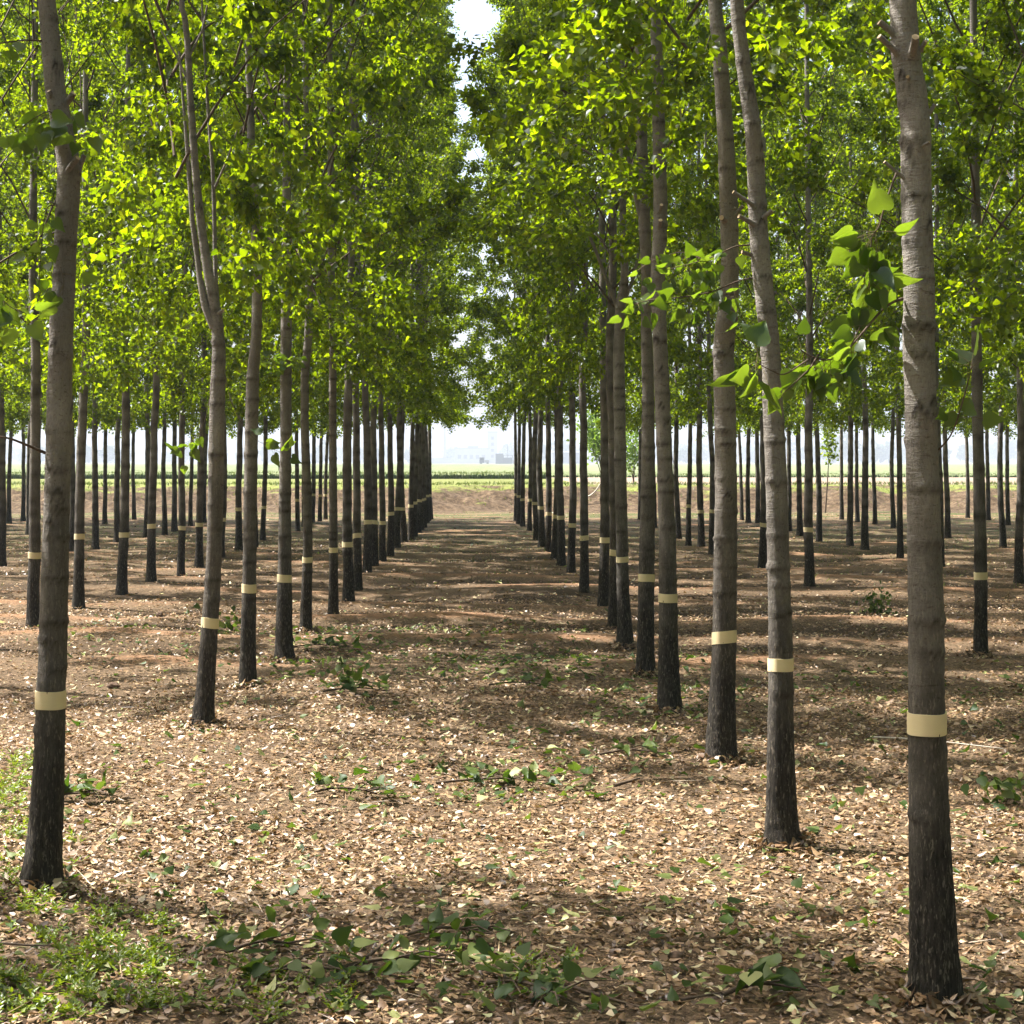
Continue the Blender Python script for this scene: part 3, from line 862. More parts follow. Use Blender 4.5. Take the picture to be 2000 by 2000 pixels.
bz = lambda i: _pr.normal(.76, .035)
row([(681, 22), (698, 23.8), (716.6, 26.5), (730, 28.1), (747, 30.3), (762, 32.1), (774, 34.5), (790, 37), (803, 38.6), (810, 40.4), (817, 42.6), (823, 44.6), (829, 46.6), (834, 48.9), (838, 51.2), (841.5, 53.6)],
    GL1, '{} poplar back along the left edge of the path, slim dark trunk with tan band', 7, bz)
row([(1199, 18.4), (1178.6, 20.6), (1141, 22.9), (1114.6, 27.2), (1096, 29), (1083, 31.2), (1070, 33.1), (1059, 35.6), (1048, 38.6), (1034, 43), (1021, 46), (1013, 49), (1007, 51.6)],
    GR1, '{} poplar back along the right edge of the path, slim dark trunk with tan band', 7, bz)
row([(66, 18.4), (154, 20.5), (237.5, 22.8), (295, 24.7), (353, 27), (389, 29.3), (430, 31.4), (467, 33.5), (498, 36), (513, 38.4), (556, 41.2), (581, 43.9), (594, 46.1), (610, 48.3), (625, 50.4), (636, 52.6)],
    GL2, '{} tan-banded poplar back in the second row left of the path', 1, bz, .010)
row([(1915, 15.5), (1581, 24.3), (1489, 28.3), (1390, 32.3), (1370, 34.7), (1345, 36.7), (1325, 39), (1300, 42.5), (1278, 45.5), (1262, 48), (1250, 51)],
    GR2, '{} poplar back in the second row right of the path, counted from the front', 1, lambda i: bz(i) if i < 6 else None, -.012)
row([(3, 28.2), (72, 30.5), (140, 32.7), (186, 34.6), (229, 36.6), (285, 39.4), (322, 41.8), (340, 44.2), (372, 46.6), (398, 49), (422, 51.4)],
    GL3, '{} unbanded poplar back in the third row left of the path', 1, lambda i: None, .008)
row([(1990, 25.2), (1758, 31.2), (1689.6, 33.8), (1660, 35.6), (1599.6, 38.2), (1562, 40.6), (1541.5, 42.8), (1521, 44.6), (1500, 46), (1480, 48), (1461.6, 49.5), (1449, 51.7), (1836, 28.7)],
    GR3, '{} unbanded poplar back in the third row right of the path', 1, lambda i: None, -.012)
row([(-2, 38.3), (56, 40.5), (98, 42.7), (140, 45.4), (205, 48), (262, 51.5), (18, 48.6), (45, 51.0), (240, 49.8), (74, 53.2), (6, 43.2)],
    GL4, '{} slim poplar among the outermost trunks left of the path, front to back', 1, lambda i: None, .006)
row([(1960, 35.6), (1851, 39.8), (1800, 42.4), (1745, 45.4), (1709, 47.9), (1675, 50), (1644, 52.6), (1969, 48.6), (1930, 51.5), (1890, 53.2)],
    GR4, '{} slim poplar among the outermost trunks right of the path, front to back', 1, lambda i: None, -.008)

# trees whose trunks stand just past the picture's sides but whose crowns hang into it
for (X, Y, lab) in ((4.45, 11.2, 'poplar crown overhanging the top corner above the thickest trunk'),
                    (4.4, 13.4, 'poplar crown behind the thickest trunk, reaching in over its shoulder'),
                    (7.55, 20.8, 'poplar crown beyond the forked trunk by the right margin'),
                    (7.5, 23.0, 'poplar crown with hidden trunk next to the third row on the right'),
                    (-4.85, 13.9, 'poplar crown overhanging the margin behind the closest kinked trunk'),
                    (-4.8, 16.2, 'poplar crown spreading left of the leaning second-row trunk'),
                    (-7.9, 23.6, 'poplar crown at the left margin over the third row'),
                    (-7.9, 26.0, 'poplar crown just before the front trunk of the third left row'),
                    (10.6, 31.0, 'poplar crown at the right margin over the fourth row'),
                    (10.6, 33.4, 'poplar crown just before the front trunk of the fourth right row'),
                    (-10.8, 33.6, 'poplar crown low at the left margin over the fourth row'),
                    (-10.8, 36, 'poplar crown nearest the front trunk of the fourth left row'),
                    (13.9, 43, 'poplar crown farthest out at the right margin'),
                    (13.9, 45.5, 'poplar crown second farthest out at the right margin'),
                    (-13.8, 46, 'poplar crown farthest out at the left margin')):
    plain_tree(X, Y, lab, 'poplars whose crowns reach in from the margins')

t = plain_tree(-3.9, 7.3, 'unseen short poplar added past the margin to shade the near ground', 'poplars whose crowns reach in from the margins')  # added out of view; its crown is shaped to shade the near ground
for ch in t.children:
    if ch.name.startswith('crown'): ch.scale, ch.location = (1.0, .9, .42), (0, 0, 2.9)
    else: ch.scale[2] = .6

# the plantation goes on behind the viewpoint and out to both sides: one mass of trees
mb = MB(); rng = np.random.default_rng(31)
for ix in range(-12, 13):
    for iy in range(-9, 26):
        X = -.22 + 3.1 * (ix + .5) + rng.normal(0, .1); Y = 2.18 * iy + 1.1 * (ix % 2) + rng.normal(0, .15)
        inside = -.285 * Y - 2.2 < X < .315 * Y + 2.2
        if (Y > -1.5 and inside) or (Y > 1 and -17 < X < 7): continue
        if any((X - a) ** 2 + (Y - b) ** 2 < 1.2 for a, b, _ in FEET) or X * X + Y * Y < 16: continue
        if Y > 14 and abs(X) > 30: continue
        add_tube(mb, np.array([[X, Y, -.05], [X, Y, 1], [X, Y, 6], [X, Y, 15]]), [.07, .056, .034, .008], 7, 1, False)
        n = 520
        z = rng.uniform(3.2, 16, n); a_ = rng.uniform(0, 2 * PI, n)
        q_ = np.interp(z, [3, 5, 8, 12, 16], [.9, 1.4, 1.15, .85, .2]) * np.sqrt(rng.uniform(.02, 1, n))
        add_leaves(mb, np.stack([X + q_ * np.cos(a_), Y + q_ * np.sin(a_) * .85, z], -1), rng.normal(0, 1, (n, 3)) + [0, 0, -.4], rng.normal(0, 1, (n, 3)) + [0, 0, .5], rng.uniform(.18, .36, n), LEAF_LO)
tag(link('surrounding_wood', mb.mesh('surrounding_wood', [M_LEAF, M_BARK])), 'rest of the poplar plantation, standing behind and beside the view as one leafy mass', 'wood', kind='stuff')

# ------------------------------------------------------------------ saplings and shrubs by the bank
def bush(name, loc, hgt, rad, nst, nleaf, lsize, seed, label, cat, lm, bare=.35, tilt=(0, 0)):
    rng = np.random.default_rng(seed)
    root = empty(name, loc, label, cat)
    sm, lmB = MB(), MB()
    for s in range(nst):
        az = rng.uniform(0, 2 * PI)
        t = np.linspace(0, 1, 8)
        rr = rad * rng.uniform(.3, 1)
        P = np.stack([rr * math.cos(az) * t ** 1.3 + tilt[0] * t, rr * math.sin(az) * t ** 1.3 + tilt[1] * t, hgt * rng.uniform(.7, 1) * t], -1)
        add_tube(sm, P, .016 * hgt / 2.5 * (1.1 - t), 5)
        n = nleaf // nst
        u = rng.uniform(bare, 1.05, n)
        p = np.stack([np.interp(u, t, P[:, k]) for k in range(3)], -1) + rng.normal(0, .15 * rad + .06, (n, 3))
        add_leaves(lmB, p, rng.normal(0, 1, (n, 3)) + [0, 0, -.3], rng.normal(0, 1, (n, 3)), rng.uniform(.7, 1.3, n) * lsize, LEAF_LO)
    link('stem', sm.mesh('stem', [M_TWIG]), root)
    link('foliage', lmB.mesh('foliage', [lm]), root)
    return root


def at(x, y, z=None, Y=None):
    """Ground point under photograph pixel (x, y) on the level plantation floor."""
    Y = H * F / (y - HY) if Y is None else Y
    X = (x - CX) * Y / F
    return np.array([X, Y, float(gh(X, Y)) if z is None else z])


bush('young_shrub', at(1178, 0, .85, 70), 3.3, 1.0, 9, 1500, .13, 41, 'pale green young shrub with splayed stems on the bank by the right row', 'shrub', M_SHRUB, .45)
bush('young_sapling', at(1238, 0, .85, 68), 2.6, .7, 5, 600, .12, 42, 'light green young sapling on the bank close to the pale shrub', 'sapling', M_SHRUB, .35)
bush('young_sapling', at(1612, 0, None, 59), 4.4, .45, 1, 420, .10, 43, 'thin young tree with sparse leaves at the foot of the bank', 'sapling', M_LEAF, .6, (.25, 0))
bush('weed_tuft', at(1708, 1193), .22, .16, 12, 160, .05, 44, 'dark green weed tuft alone on the shaded ground between the right rows', 'weed', M_FALLEN_GREEN, .1)
bush('weed_clump', at(450, 1240), .10, .2, 10, 80, .065, 45, 'dark leafy weed clump between the second and third trees on the left', 'weed', M_FALLEN_GREEN, .1)
bush('weed_clump', at(683, 1345), .15, .13, 8, 45, .06, 46, 'upright green weed clump on the sunlit litter left of centre', 'weed', M_FALLEN_GREEN, .1)
bush('weed_clump', at(1965, 1575), .12, .17, 9, 70, .06, 47, 'leafy green weed clump on the litter past the thickest trunk', 'weed', M_FALLEN_GREEN, .1)

# pale curved branch lying on the bank
c = at(1158, 985, None, 62.0)
mb = MB(); tt = np.linspace(0, 1, 10)
add_tube(mb, np.stack([-.35 + .75 * tt, 0 * tt, .10 + .75 * tt ** 2.2], -1), .035 * (1.1 - .6 * tt), 7, 0)
tag(link('dead_branch', mb.mesh('dead_branch', [M_PALE]), None, (c[0], c[1], c[2] + .12)), 'bleached curved dead branch leaning on the brown earth bank', 'branch')

# ------------------------------------------------------------------ leaf litter
def in_view(x, y, m=.35):
    return (x > -.278 * y - m) & (x < .309 * y + m)


def no_trunk(x, y):
    k = np.ones(len(x), bool)
    for (fx_, fy_, fr) in FEET:
        if fy_ < 24: k &= (x - fx_) ** 2 + (y - fy_) ** 2 > fr * fr
    return k


def litter_zone(mb, rng, y0, y1, dens, s0, s1, dark=False):
    area = (y1 - y0) * (.59 * y1 + .8)
    n = int(area * dens)
    y = rng.uniform(y0, y1, n); x = rng.uniform(-.285 * y1 - .4, .315 * y1 + .4, n)
    k = in_view(x, y) & no_trunk(x, y)
    # clumpy cover, thinner on the ridge crests further back
    cl = np.sin(x * 2.3 + 1.1 * np.sin(y * 1.7)) * np.sin(y * 3.1 + x) * .25 + .75
    cl = cl * (1 - .75 * ridge(x, y) ** 2 * np.clip((y - 10) / 5, 0, 1))
    k &= rng.uniform(0, 1, n) < cl
    x, y = x[k], y[k]; n = len(x)
    z = gh(x, y) + rng.uniform(.002, .030, n)
    az = rng.uniform(0, 2 * PI, n)
    d = np.stack([np.cos(az), np.sin(az), rng.normal(0, .25, n)], -1)
    nr = np.stack([rng.normal(0, .34, n), rng.normal(0, .34, n), np.ones(n)], -1)
    flip = rng.uniform(0, 1, n) < .5
    s = s0 + (s1 - s0) * rng.uniform(0, 1, n) ** 2.0
    cu = rng.uniform(.2, 2.2, n) * np.where(flip, -1, 1)
    add_leaves(mb, np.stack([x, y, z], -1), d, nr, s, LEAF_LO, 0, rng.uniform(.35, 1.0, n), cu)


rng = np.random.default_rng(5)
mb = MB()
litter_zone(mb, rng, 4.6, 8.5, 3000, .010, .046)
litter_zone(mb, rng, 8.5, 13, 1700, .012, .048)
litter_zone(mb, rng, 13, 22, 520, .015, .052)
litter_zone(mb, rng, 22, 40, 70, .025, .068)
litter_zone(mb, rng, 40, 58, 8, .05, .09)
# larger leaves on top
litter_zone(mb, rng, 4.6, 14, 12, .05, .075)
# litter banked up against the trunk feet
for (fx_, fy_, fr) in FEET:
    if fy_ > 18 or abs(fx_) > 6: continue
    n = 260
    a_ = rng.uniform(0, 2 * PI, n); q_ = fr * .95 + rng.exponential(.035, n)
    x = fx_ + q_ * np.cos(a_); y = fy_ + q_ * np.sin(a_)
    z = gh(x, y) + np.clip(.055 - .5 * (q_ - fr), .005, .06) * rng.uniform(.2, 1, n)
    az = rng.uniform(0, 2 * PI, n)
    add_leaves(mb, np.stack([x, y, z], -1), np.stack([np.cos(az), np.sin(az), rng.normal(.15, .5, n)], -1), np.stack([np.cos(a_) * .5 + rng.normal(0, .3, n), np.sin(a_) * .5 + rng.normal(0, .3, n), np.ones(n)], -1),
               rng.uniform(.02, .055, n), LEAF_LO, 0, np.where(rng.uniform(0, 1, n) < .3, .06, rng.uniform(.4, 1, n)), rng.uniform(-2, 3, n))
# thin straw and petioles
n = 11000
y = rng.uniform(4.6, 13, n); x = rng.uniform(-4, 4.4, n); k = in_view(x, y) & no_trunk(x, y); x, y = x[k], y[k]; n = len(x)
az = rng.uniform(0, 2 * PI, n)
add_leaves(mb, np.stack([x, y, gh(x, y) + rng.uniform(.01, .035, n)], -1), np.stack([np.cos(az), np.sin(az), rng.normal(0, .2, n)], -1),
           np.stack([rng.normal(0, .3, n), rng.normal(0, .3, n), np.ones(n)], -1), rng.uniform(.03, .14, n), LEAF_LO, 0, np.full(n, .030), np.full(n, .08))
tag(link('leaf_litter', mb.mesh('leaf_litter', [M_LITTER])), 'dry brown and tan leaf litter covering the plantation floor', 'leaf litter', kind='stuff')

# fresh green leaves dropped on the litter
mb = MB()
P_, = [[]]
for (x0, x1, y0, y1, n) in ((0, 2000, 1300, 2000, 900), (80, 700, 1240, 1300, 150), (520, 1150, 1215, 1330, 420), (560, 900, 1225, 1265, 150), (830, 1150, 1285, 1320, 160), (1150, 1420, 1285, 1400, 160), (900, 1320, 1420, 1560, 80), (1150, 1500, 1280, 1420, 130),
                            (600, 1150, 1490, 1560, 90), (1500, 2000, 1290, 1420, 110), (450, 1150, 1830, 1990, 45), (0, 400, 1200, 1260, 60), (600, 1200, 1020, 1200, 60)):
    px = rng.uniform(x0, x1, n); py = rng.uniform(y0, y1, n)
    Y = H * F / (py - HY); X = (px - CX) * Y / F
    P_.append(np.stack([X, Y, gh(X, Y) + rng.uniform(.02, .045, n)], -1))
P_ = np.concatenate(P_); n = len(P_)
az = rng.uniform(0, 2 * PI, n)
add_leaves(mb, P_, np.stack([np.cos(az), np.sin(az), rng.normal(0, .25, n)], -1), np.stack([rng.normal(0, .4, n), rng.normal(0, .4, n), np.ones(n)], -1),
           rng.uniform(.025, .068, n), LEAF_HI, 0, rng.uniform(.6, 1.0, n), rng.uniform(-3, 3, n))
tag(link('fallen_green_leaves', mb.mesh('fallen_green_leaves', [M_FALLEN_GREEN])), 'fresh green and yellowish leaves dropped over the dry litter', 'fallen leaves', kind='stuff')

# low ferny weeds at the near corner and thin grass further up the path
mb = MB()
n = 1500
px = np.concatenate([rng.uniform(-30, 330, 900) ** 1.0, rng.uniform(0, 800, 600)]); py = np.concatenate([rng.uniform(1640, 2010, 900), rng.uniform(1800, 2010, 600)])
pr = np.clip(1.05 - px / 620 + (py - 1850) / 600, 0, 1) * np.clip(.10 + .8 * np.sin(px / 31 + 2 * np.sin(py / 23)) * np.sin(py / 17 + px / 57), .06, 1)
k = rng.uniform(0, 1, n) < pr; px, py = px[k], py[k]
k = (px < 190) | (py > 1740); px, py = px[k], py[k]
ex = rng.uniform(0, 70, 60), rng.uniform(1480, 1660, 60)
px = np.concatenate([px, ex[0], rng.uniform(480, 700, 22), rng.uniform(960, 1110, 16)]); py = np.concatenate([py, ex[1], rng.uniform(1880, 1990, 22), rng.uniform(1880, 1960, 16)])
for x_, y_ in zip(px, py):
    Y = H * F / (y_ - HY); X = (x_ - CX) * Y / F
    b = np.array([X, Y, float(gh(X, Y))])
    for f in range(int(rng.integers(2, 7))):
        az = rng.uniform(0, 2 * PI); el = rng.uniform(.25, 1.15); L = rng.uniform(.03, .085)
        dd = np.array([math.cos(az) * math.cos(el), math.sin(az) * math.cos(el), math.sin(el)])
        m = 7
        t = np.array([.35, .35, .6, .6, .8, .8, 1.0])
        p = b + dd * L * t[:, None]
        sd = norm(np.cross(dd, [0, 0, 1.0]))
        sg = np.array([1, -1, 1, -1, 1, -1, 0.])[:, None]
        d = dd * .6 + sd * sg * .9 + np.array([0, 0, .1])
        add_leaves(mb, p, d, np.array([0, 0, 1.0]) + rng.normal(0, .3, (m, 3)), rng.uniform(.011, .026, m), LEAF_LO, 0, np.full(m, .6))
tag(link('weeds', mb.mesh('weeds', [M_WEED])), 'low bright green ferny weeds carpeting the near corner about the closest left trunk', 'weeds', kind='stuff')

mb = MB()
n = 16000
y = rng.uniform(24, 60, n); x = rng.uniform(-16, 18, n)
k = in_view(x, y) & (rng.uniform(0, 1, n) < .25 + .75 * np.clip(np.sin(x * 1.1 + np.sin(y)) * np.sin(y * .8), 0, 1)) & (rng.uniform(0, 1, n) > .7 * ridge(x, y))
x, y = x[k], y[k]; n = len(x)
add_leaves(mb, np.stack([x, y, gh(x, y)], -1), np.stack([rng.normal(0, .5, n), rng.normal(0, .5, n), np.ones(n)], -1), rng.normal(0, 1, (n, 3)), rng.uniform(.03, .09, n), LEAF_LO, 0, np.full(n, .16))
n = 7000
x = rng.uniform(-22, 24, n); y = 60.5 + rng.uniform(0, 1, n) ** .5 * 8
k = rng.uniform(0, 1, n) < np.where(y > 63.5, .9, .5); x, y = x[k], y[k]; n = len(x)
add_leaves(mb, np.stack([x, y, gh(x, y)], -1), np.stack([rng.normal(0, .5, n), rng.normal(0, .5, n), np.ones(n)], -1), rng.normal(0, 1, (n, 3)), rng.uniform(.06, .17, n), LEAF_LO, 0, np.full(n, .2))
tag(link('grass', mb.mesh('grass', [M_GRASS])), 'thin short grass sprouting along the path and over the bank', 'grass', kind='stuff')


# ------------------------------------------------------------------ fallen leafy branches, twigs, seedlings, clods
def fallen(px, py, L, ang, n, s, seed, label):
    b = at(px, py)
    rng = np.random.default_rng(seed)
    root = empty('fallen_branch', b, label, 'branch', 'leafy branches lying on the litter')
    t = np.linspace(0, 1, 10)
    x = (t - .5) * L * math.cos(ang); y = (t - .5) * L * math.sin(ang)
    P = np.stack([x, y + .03 * np.sin(5 * t), gh(b[0] + x, b[1] + y) - b[2] + .025 + .02 * np.sin(PI * t)], -1)
    sm = MB(); add_tube(sm, P, .007 * (1.1 - .7 * t), 6)
    lm = MB()
    u = rng.uniform(.1, 1.05, n)
    p = np.stack([np.interp(u, t, P[:, k]) for k in range(3)], -1) + np.stack([rng.normal(0, .07, n), rng.normal(0, .07, n), rng.uniform(.0, .07, n)], -1)
    for side in range(3):
        q = rng.uniform(.2, .8); b0 = np.array([np.interp(q, t, P[:, k]) for k in range(3)])
        a2 = ang + rng.uniform(.5, 1.2) * (1 if side % 2 else -1)
        add_tube(sm, np.array([b0, b0 + np.array([math.cos(a2) * .1, math.sin(a2) * .1, .03]), b0 + np.array([math.cos(a2) * .2, math.sin(a2) * .2, .02])]), [.004, .003, .0015], 5)
    d = np.stack([rng.normal(0, 1, n), rng.normal(0, 1, n), rng.normal(.05, .35, n)], -1)
    nr = np.stack([rng.normal(0, .55, n), rng.normal(-.2, .55, n), np.ones(n)], -1)
    add_leaves(lm, p, d, nr, rng.uniform(.75, 1.15, n) * s, LEAF_HI, 0, rng.uniform(.75, 1.05, n), rng.uniform(-2.5, 3.5, n))
    link('stem', sm.mesh('stem', [M_TWIG]), root)
    link('foliage', lm.mesh('foliage', [M_FALLEN_GREEN]), root)


for i, (px, py, L, a, n, s, lab) in enumerate((
        (620, 1925, .5, .15, 30, .068, 'big heap-like fallen branch of wilted leaves nearest the front edge'),
        (800, 1900, .5, .3, 14, .072, 'fallen branch of dark leaves just behind the front heap of wilted leaves'),
        (880, 1835, .35, .1, 14, .07, 'small leafy branch behind three upright seedlings'),
        (1040, 1955, .35, -.6, 18, .07, 'fallen branch with broad glossy leaves in the near shade, centre'),
        (1500, 1960, .3, .2, 9, .09, 'sparse fallen branch with few broad leaves close to the thickest trunk'),
        (980, 1527, .7, .05, 30, .075, 'long dark leafy branch lying across the shaded patch in mid-path'),
        (680, 1550, .35, .2, 16, .08, 'small yellowing leafy branch at the left end of the shaded patch'),
        (700, 1372, .5, .1, 26, .08, 'leafy branch lying behind the upright weed clump'),
        (1020, 1345, .5, .0, 24, .075, 'leafy branch on the sunlit litter in the middle of the path'),
        (620, 1262, .6, .1, 30, .08, 'leafy branch at the foot of the fourth left tree'),
        (1240, 1480, .45, .1, 14, .07, 'sparse leafy branch left of the knotted trunk'),
        (150, 1575, .4, .3, 22, .085, 'leafy branch beside the closest left trunk'),
        (520, 1860, .3, .5, 12, .08, 'little leafy branch at the left tip of the front heap'))):
    fallen(px, py, L, a, n, s, 900 + i, lab)


def seedling(px, py, top, lean, leaves, label, seed):
    b = at(px, py)
    hgt = (py - top) * b[1] / F
    t = np.linspace(0, 1, 6)
    root = empty('seedling', b, label, 'seedling', 'thin seedlings standing in the litter')
    P = np.stack([lean * t ** 1.5, 0 * t, hgt * t], -1)
    sm = MB(); add_tube(sm, P, .0022 * (1.2 - .7 * t), 5)
    link('stem', sm.mesh('stem', [M_TWIG]), root)
    if leaves:
        rng = np.random.default_rng(seed); lm = MB()
        u = np.linspace(.55, 1, leaves)
        p = np.stack([np.interp(u, t, P[:, k]) for k in range(3)], -1)
        add_leaves(lm, p, rng.normal(0, .6, (leaves, 3)) + [.8, 0, .2], rng.normal(0, .3, (leaves, 3)) + [0, -1, .4], np.full(leaves, .03), LEAF_HI)
        link('foliage', lm.mesh('foliage', [M_FALLEN_GREEN]), root)


seedling(841, 1908, 1775, -.012, 0, 'bare upright seedling stem, the tallest by the front leaf heap', 61)
seedling(862, 1905, 1785, .09, 2, 'seedling stem slanting away from the tallest bare one', 62)
seedling(1025, 1885, 1812, -.01, 1, 'short seedling with one round leaf at its top', 63)


def twig(pts, r, label, m=M_TWIG):
    b = at(*pts[0])
    mb = MB()
    Q = np.array([at(*p) + np.array([0, 0, .03]) for p in pts]) - b
    add_tube(mb, Q, np.linspace(r, r * .45, len(Q)), 6, 0, True, .06)
    tag(link('twig', mb.mesh('twig', [m]), None, b), label, 'twig', 'dead twigs on the litter')


twig([(715, 1890), (745, 1862), (772, 1842)], .007, 'brown forked-looking twig beside the front leaf heap')
twig([(985, 1915), (985, 1950), (1012, 1985)], .006, 'crooked twig running down beside the broad glossy leaves')
twig([(1015, 1905), (1050, 1885), (1065, 1872)], .005, 'short twig pointing up from the crooked twig')
twig([(1120, 1948), (1180, 1968), (1250, 1990)], .007, 'dark twig in the near shade right of the glossy leaves')
twig([(1330, 1977), (1400, 1965), (1490, 1946)], .005, 'long straight twig toward the thickest trunk')
twig([(-20, 1853), (60, 1856), (130, 1855)], .005, 'long thin twig among the corner weeds')
twig([(1700, 1445), (1800, 1452), (1960, 1472)], .006, 'pale twig lying behind the thickest trunk', M_PALE)
twig([(1200, 1540), (1230, 1534), (1250, 1530)], .010, 'thick dark twig in the shaded patch left of the knotted trunk')


def lump(px, py, s, m, label, seed, name, cat):
    rng = np.random.default_rng(seed)
    b = at(px, py)
    import bmesh
    bm = bmesh.new()
    bmesh.ops.create_icosphere(bm, subdivisions=3, radius=1)
    ph = rng.uniform(0, 6, 6)
    for v in bm.verts:
        c = v.co
        q = 1 + .16 * math.sin(3 * c.x + ph[0]) * math.sin(3.3 * c.y + ph[1]) + .10 * math.sin(7 * c.z + ph[2] + 4 * c.x) + .05 * math.sin(13 * c.y + ph[3])
        v.co = Vector((c.x * s[0], c.y * s[1], c.z * s[2])) * q
    me = bpy.data.meshes.new(name); bm.to_mesh(me); bm.free()
    me.materials.append(m)
    for p in me.polygons: p.use_smooth = True
    tag(link(name, me, None, (b[0], b[1], b[2] + s[2] * .55)), label, cat)


lump(1057, 1503, (.024, .02, .022), M_BRICK, 'small red brick fragment lying in the shaded patch', 71, 'brick_fragment', 'brick')
lump(1318, 1876, (.028, .03, .020), M_CLOD, 'brown soil clod at the edge of the near shade', 72, 'soil_clod', 'clod')
lump(1336, 1902, (.036, .03, .015), M_CLOD, 'flat dark soil clod just in front of the brown one', 73, 'soil_clod', 'clod')
lump(312, 1212, (.035, .03, .04), M_CLOD, 'dark soil clod on the ridge left of the leaning forked tree', 74, 'soil_clod', 'clod')
lump(222, 1332, (.05, .04, .03), M_CLOD, 'dark soil clod right of the closest kinked trunk', 75, 'soil_clod', 'clod')

# ------------------------------------------------------------------ distant works, shed, truck and trees
M_WALL = simple('grey_render', (.30, .30, .30), (.38, .38, .37), .3, coord='Object')
M_DARKW = simple('dark_sheet', (.10, .11, .12), (.16, .17, .18), .3)
M_CONC = simple('chimney_brick', (.24, .20, .18), (.32, .28, .25), .5)
M_WIN = simple('window_glass', (.03, .035, .04), (.05, .06, .07), 1, .2)
M_WHITE = simple('white_paint', (.7, .7, .68), (.8, .8, .78), 1)


def box(mb, x0, x1, y0, y1, z0, z1, m=0):
    V = [(x, y, z) for z in (z0, z1) for y in (y0, y1) for x in (x0, x1)]
    mb.add(V, [[0, 2, 3, 1], [4, 5, 7, 6], [0, 1, 5, 4], [2, 6, 7, 3], [0, 4, 6, 2], [1, 3, 7, 5]], m)


def part(name, mats, parent, boxes, smooth=False):
    mb = MB()
    for b in boxes: box(mb, *b)
    return link(name, mb.mesh(name, mats, smooth), parent)


GZ = .87


def FX(x, Y): return (x - CX) * Y / F


def FZ(y, Y): return H - (y - HY) * Y / F


Y = 900
fac = empty('factory_building', (FX(920, Y), Y, GZ), 'pale hazy factory block with raised roof, far across the field', 'factory')
x0, x1 = FX(888, Y) - FX(920, Y), FX(955, Y) - FX(920, Y)
hz = FZ(878, Y) - GZ
part('wall', [M_WALL], fac, [(x0, x1, 0, 22, 0, hz)])
part('roof', [M_DARKW], fac, [(x0 - .3, x1 + .3, -.3, 22.3, hz, hz + .35), (FX(913, Y) - FX(920, Y), FX(934, Y) - FX(920, Y), 6, 16, hz + .35, FZ(872, Y) - GZ)])
for i in range(5):
    wx = x0 + 1.6 + i * 3.1
    part('window', [M_WIN], fac, [(wx, wx + 1.7, -.06, .05, 2.4, 4.4)])
tw = empty('silo_tower', (FX(962, Y), Y + 4, GZ), 'tall hazy square tower adjoining the pale factory block', 'tower')
part('wall', [M_WALL], tw, [(-2.4, 2.4, 0, 6, 0, FZ(850, Y))])
part('roof', [M_DARKW], tw, [(-2.7, 2.7, -.3, 6.3, FZ(850, Y), FZ(847, Y))])
for i in range(4):
    part('window', [M_WIN], tw, [(-.7, .7, -.05, .05, 3 + i * 3.1, 4.5 + i * 3.1)])
ch = MB(); t = np.linspace(0, 1, 8); hh = FZ(821, Y - 10) - GZ
add_tube(ch, np.stack([0 * t, 0 * t, hh * t], -1), 1.0 - .5 * t, 16)
o = empty('factory_chimney', (FX(868, Y - 10), Y - 10, GZ), 'tall thin tapering chimney beside the distant factory', 'chimney')
link('shaft', ch.mesh('shaft', [M_CONC]), o)
rim = MB(); add_tube(rim, np.array([[0, 0, hh - .8], [0, 0, hh]]), [.62, .66], 16); link('rim', rim.mesh('rim', [M_DARKW]), o)
o = empty('boundary_wall', (FX(860, Y), Y - 60, GZ), 'long low hazy boundary wall left of the distant factory', 'wall')
part('wall', [M_WALL], o, [(-14, 7, 0, .6, 0, 2.6)])
part('coping', [M_DARKW], o, [(-14.1, 7.1, -.1, .7, 2.6, 2.8)])
Y = 470
o = empty('field_shed', (FX(984, Y), Y, GZ), 'dark low shed with open roof frame and thin mast in the hazy field', 'shed')
part('wall', [M_DARKW], o, [(FX(968, Y) - FX(984, Y), FX(983, Y) - FX(984, Y), 0, 6, 0, FZ(889, Y) - GZ), (FX(983, Y) - FX(984, Y) + .01, FX(1001, Y) - FX(984, Y), .4, 6, 0, FZ(897, Y) - GZ)])
fz0, fz1 = FZ(897, Y) - GZ, FZ(892, Y) - GZ
part('roof_frame', [M_DARKW], o, [(-.1, 2.4, .5, .7, fz1 - .12, fz1), (-.1, .05, .5, .7, fz0, fz1 - .12), (2.25, 2.4, .5, .7, fz0, fz1 - .12)])
part('mast', [M_DARKW], o, [(1.0, 1.12, 1, 1.12, fz0, FZ(874, Y) - GZ)])
part('annex', [M_WALL], o, [(2.5, 4.6, .6, 4, 0, 1.1)])
Y = 380
o = empty('parked_truck', (FX(945, Y), Y, GZ), 'small bluish truck parked on the field track before the factory', 'truck')
part('cab', [M_DARKW], o, [(-.95, .1, -.6, .6, .35, 1.55)])
part('windscreen', [M_WIN], o, [(-.75, -.1, -.64, -.58, .95, 1.4)])
part('cargo_bed', [M_WALL], o, [(.15, 1.15, -.6, .6, .45, .95)])
for wx in (-.6, .8):
    w = MB(); add_tube(w, np.array([[wx, -.66, .25], [wx, -.5, .25]]), [.25, .25], 14); link('wheel', w.mesh('wheel', [M_DARKW]), o)
Y = 700
o = empty('long_warehouse', (FX(1109, Y), Y, GZ), 'long blue-grey warehouse with pale roof glimpsed between the right trunks', 'warehouse')
part('wall', [M_DARKW], o, [(-6.0, 5.2, 0, 14, 0, FZ(886, Y) - GZ)])
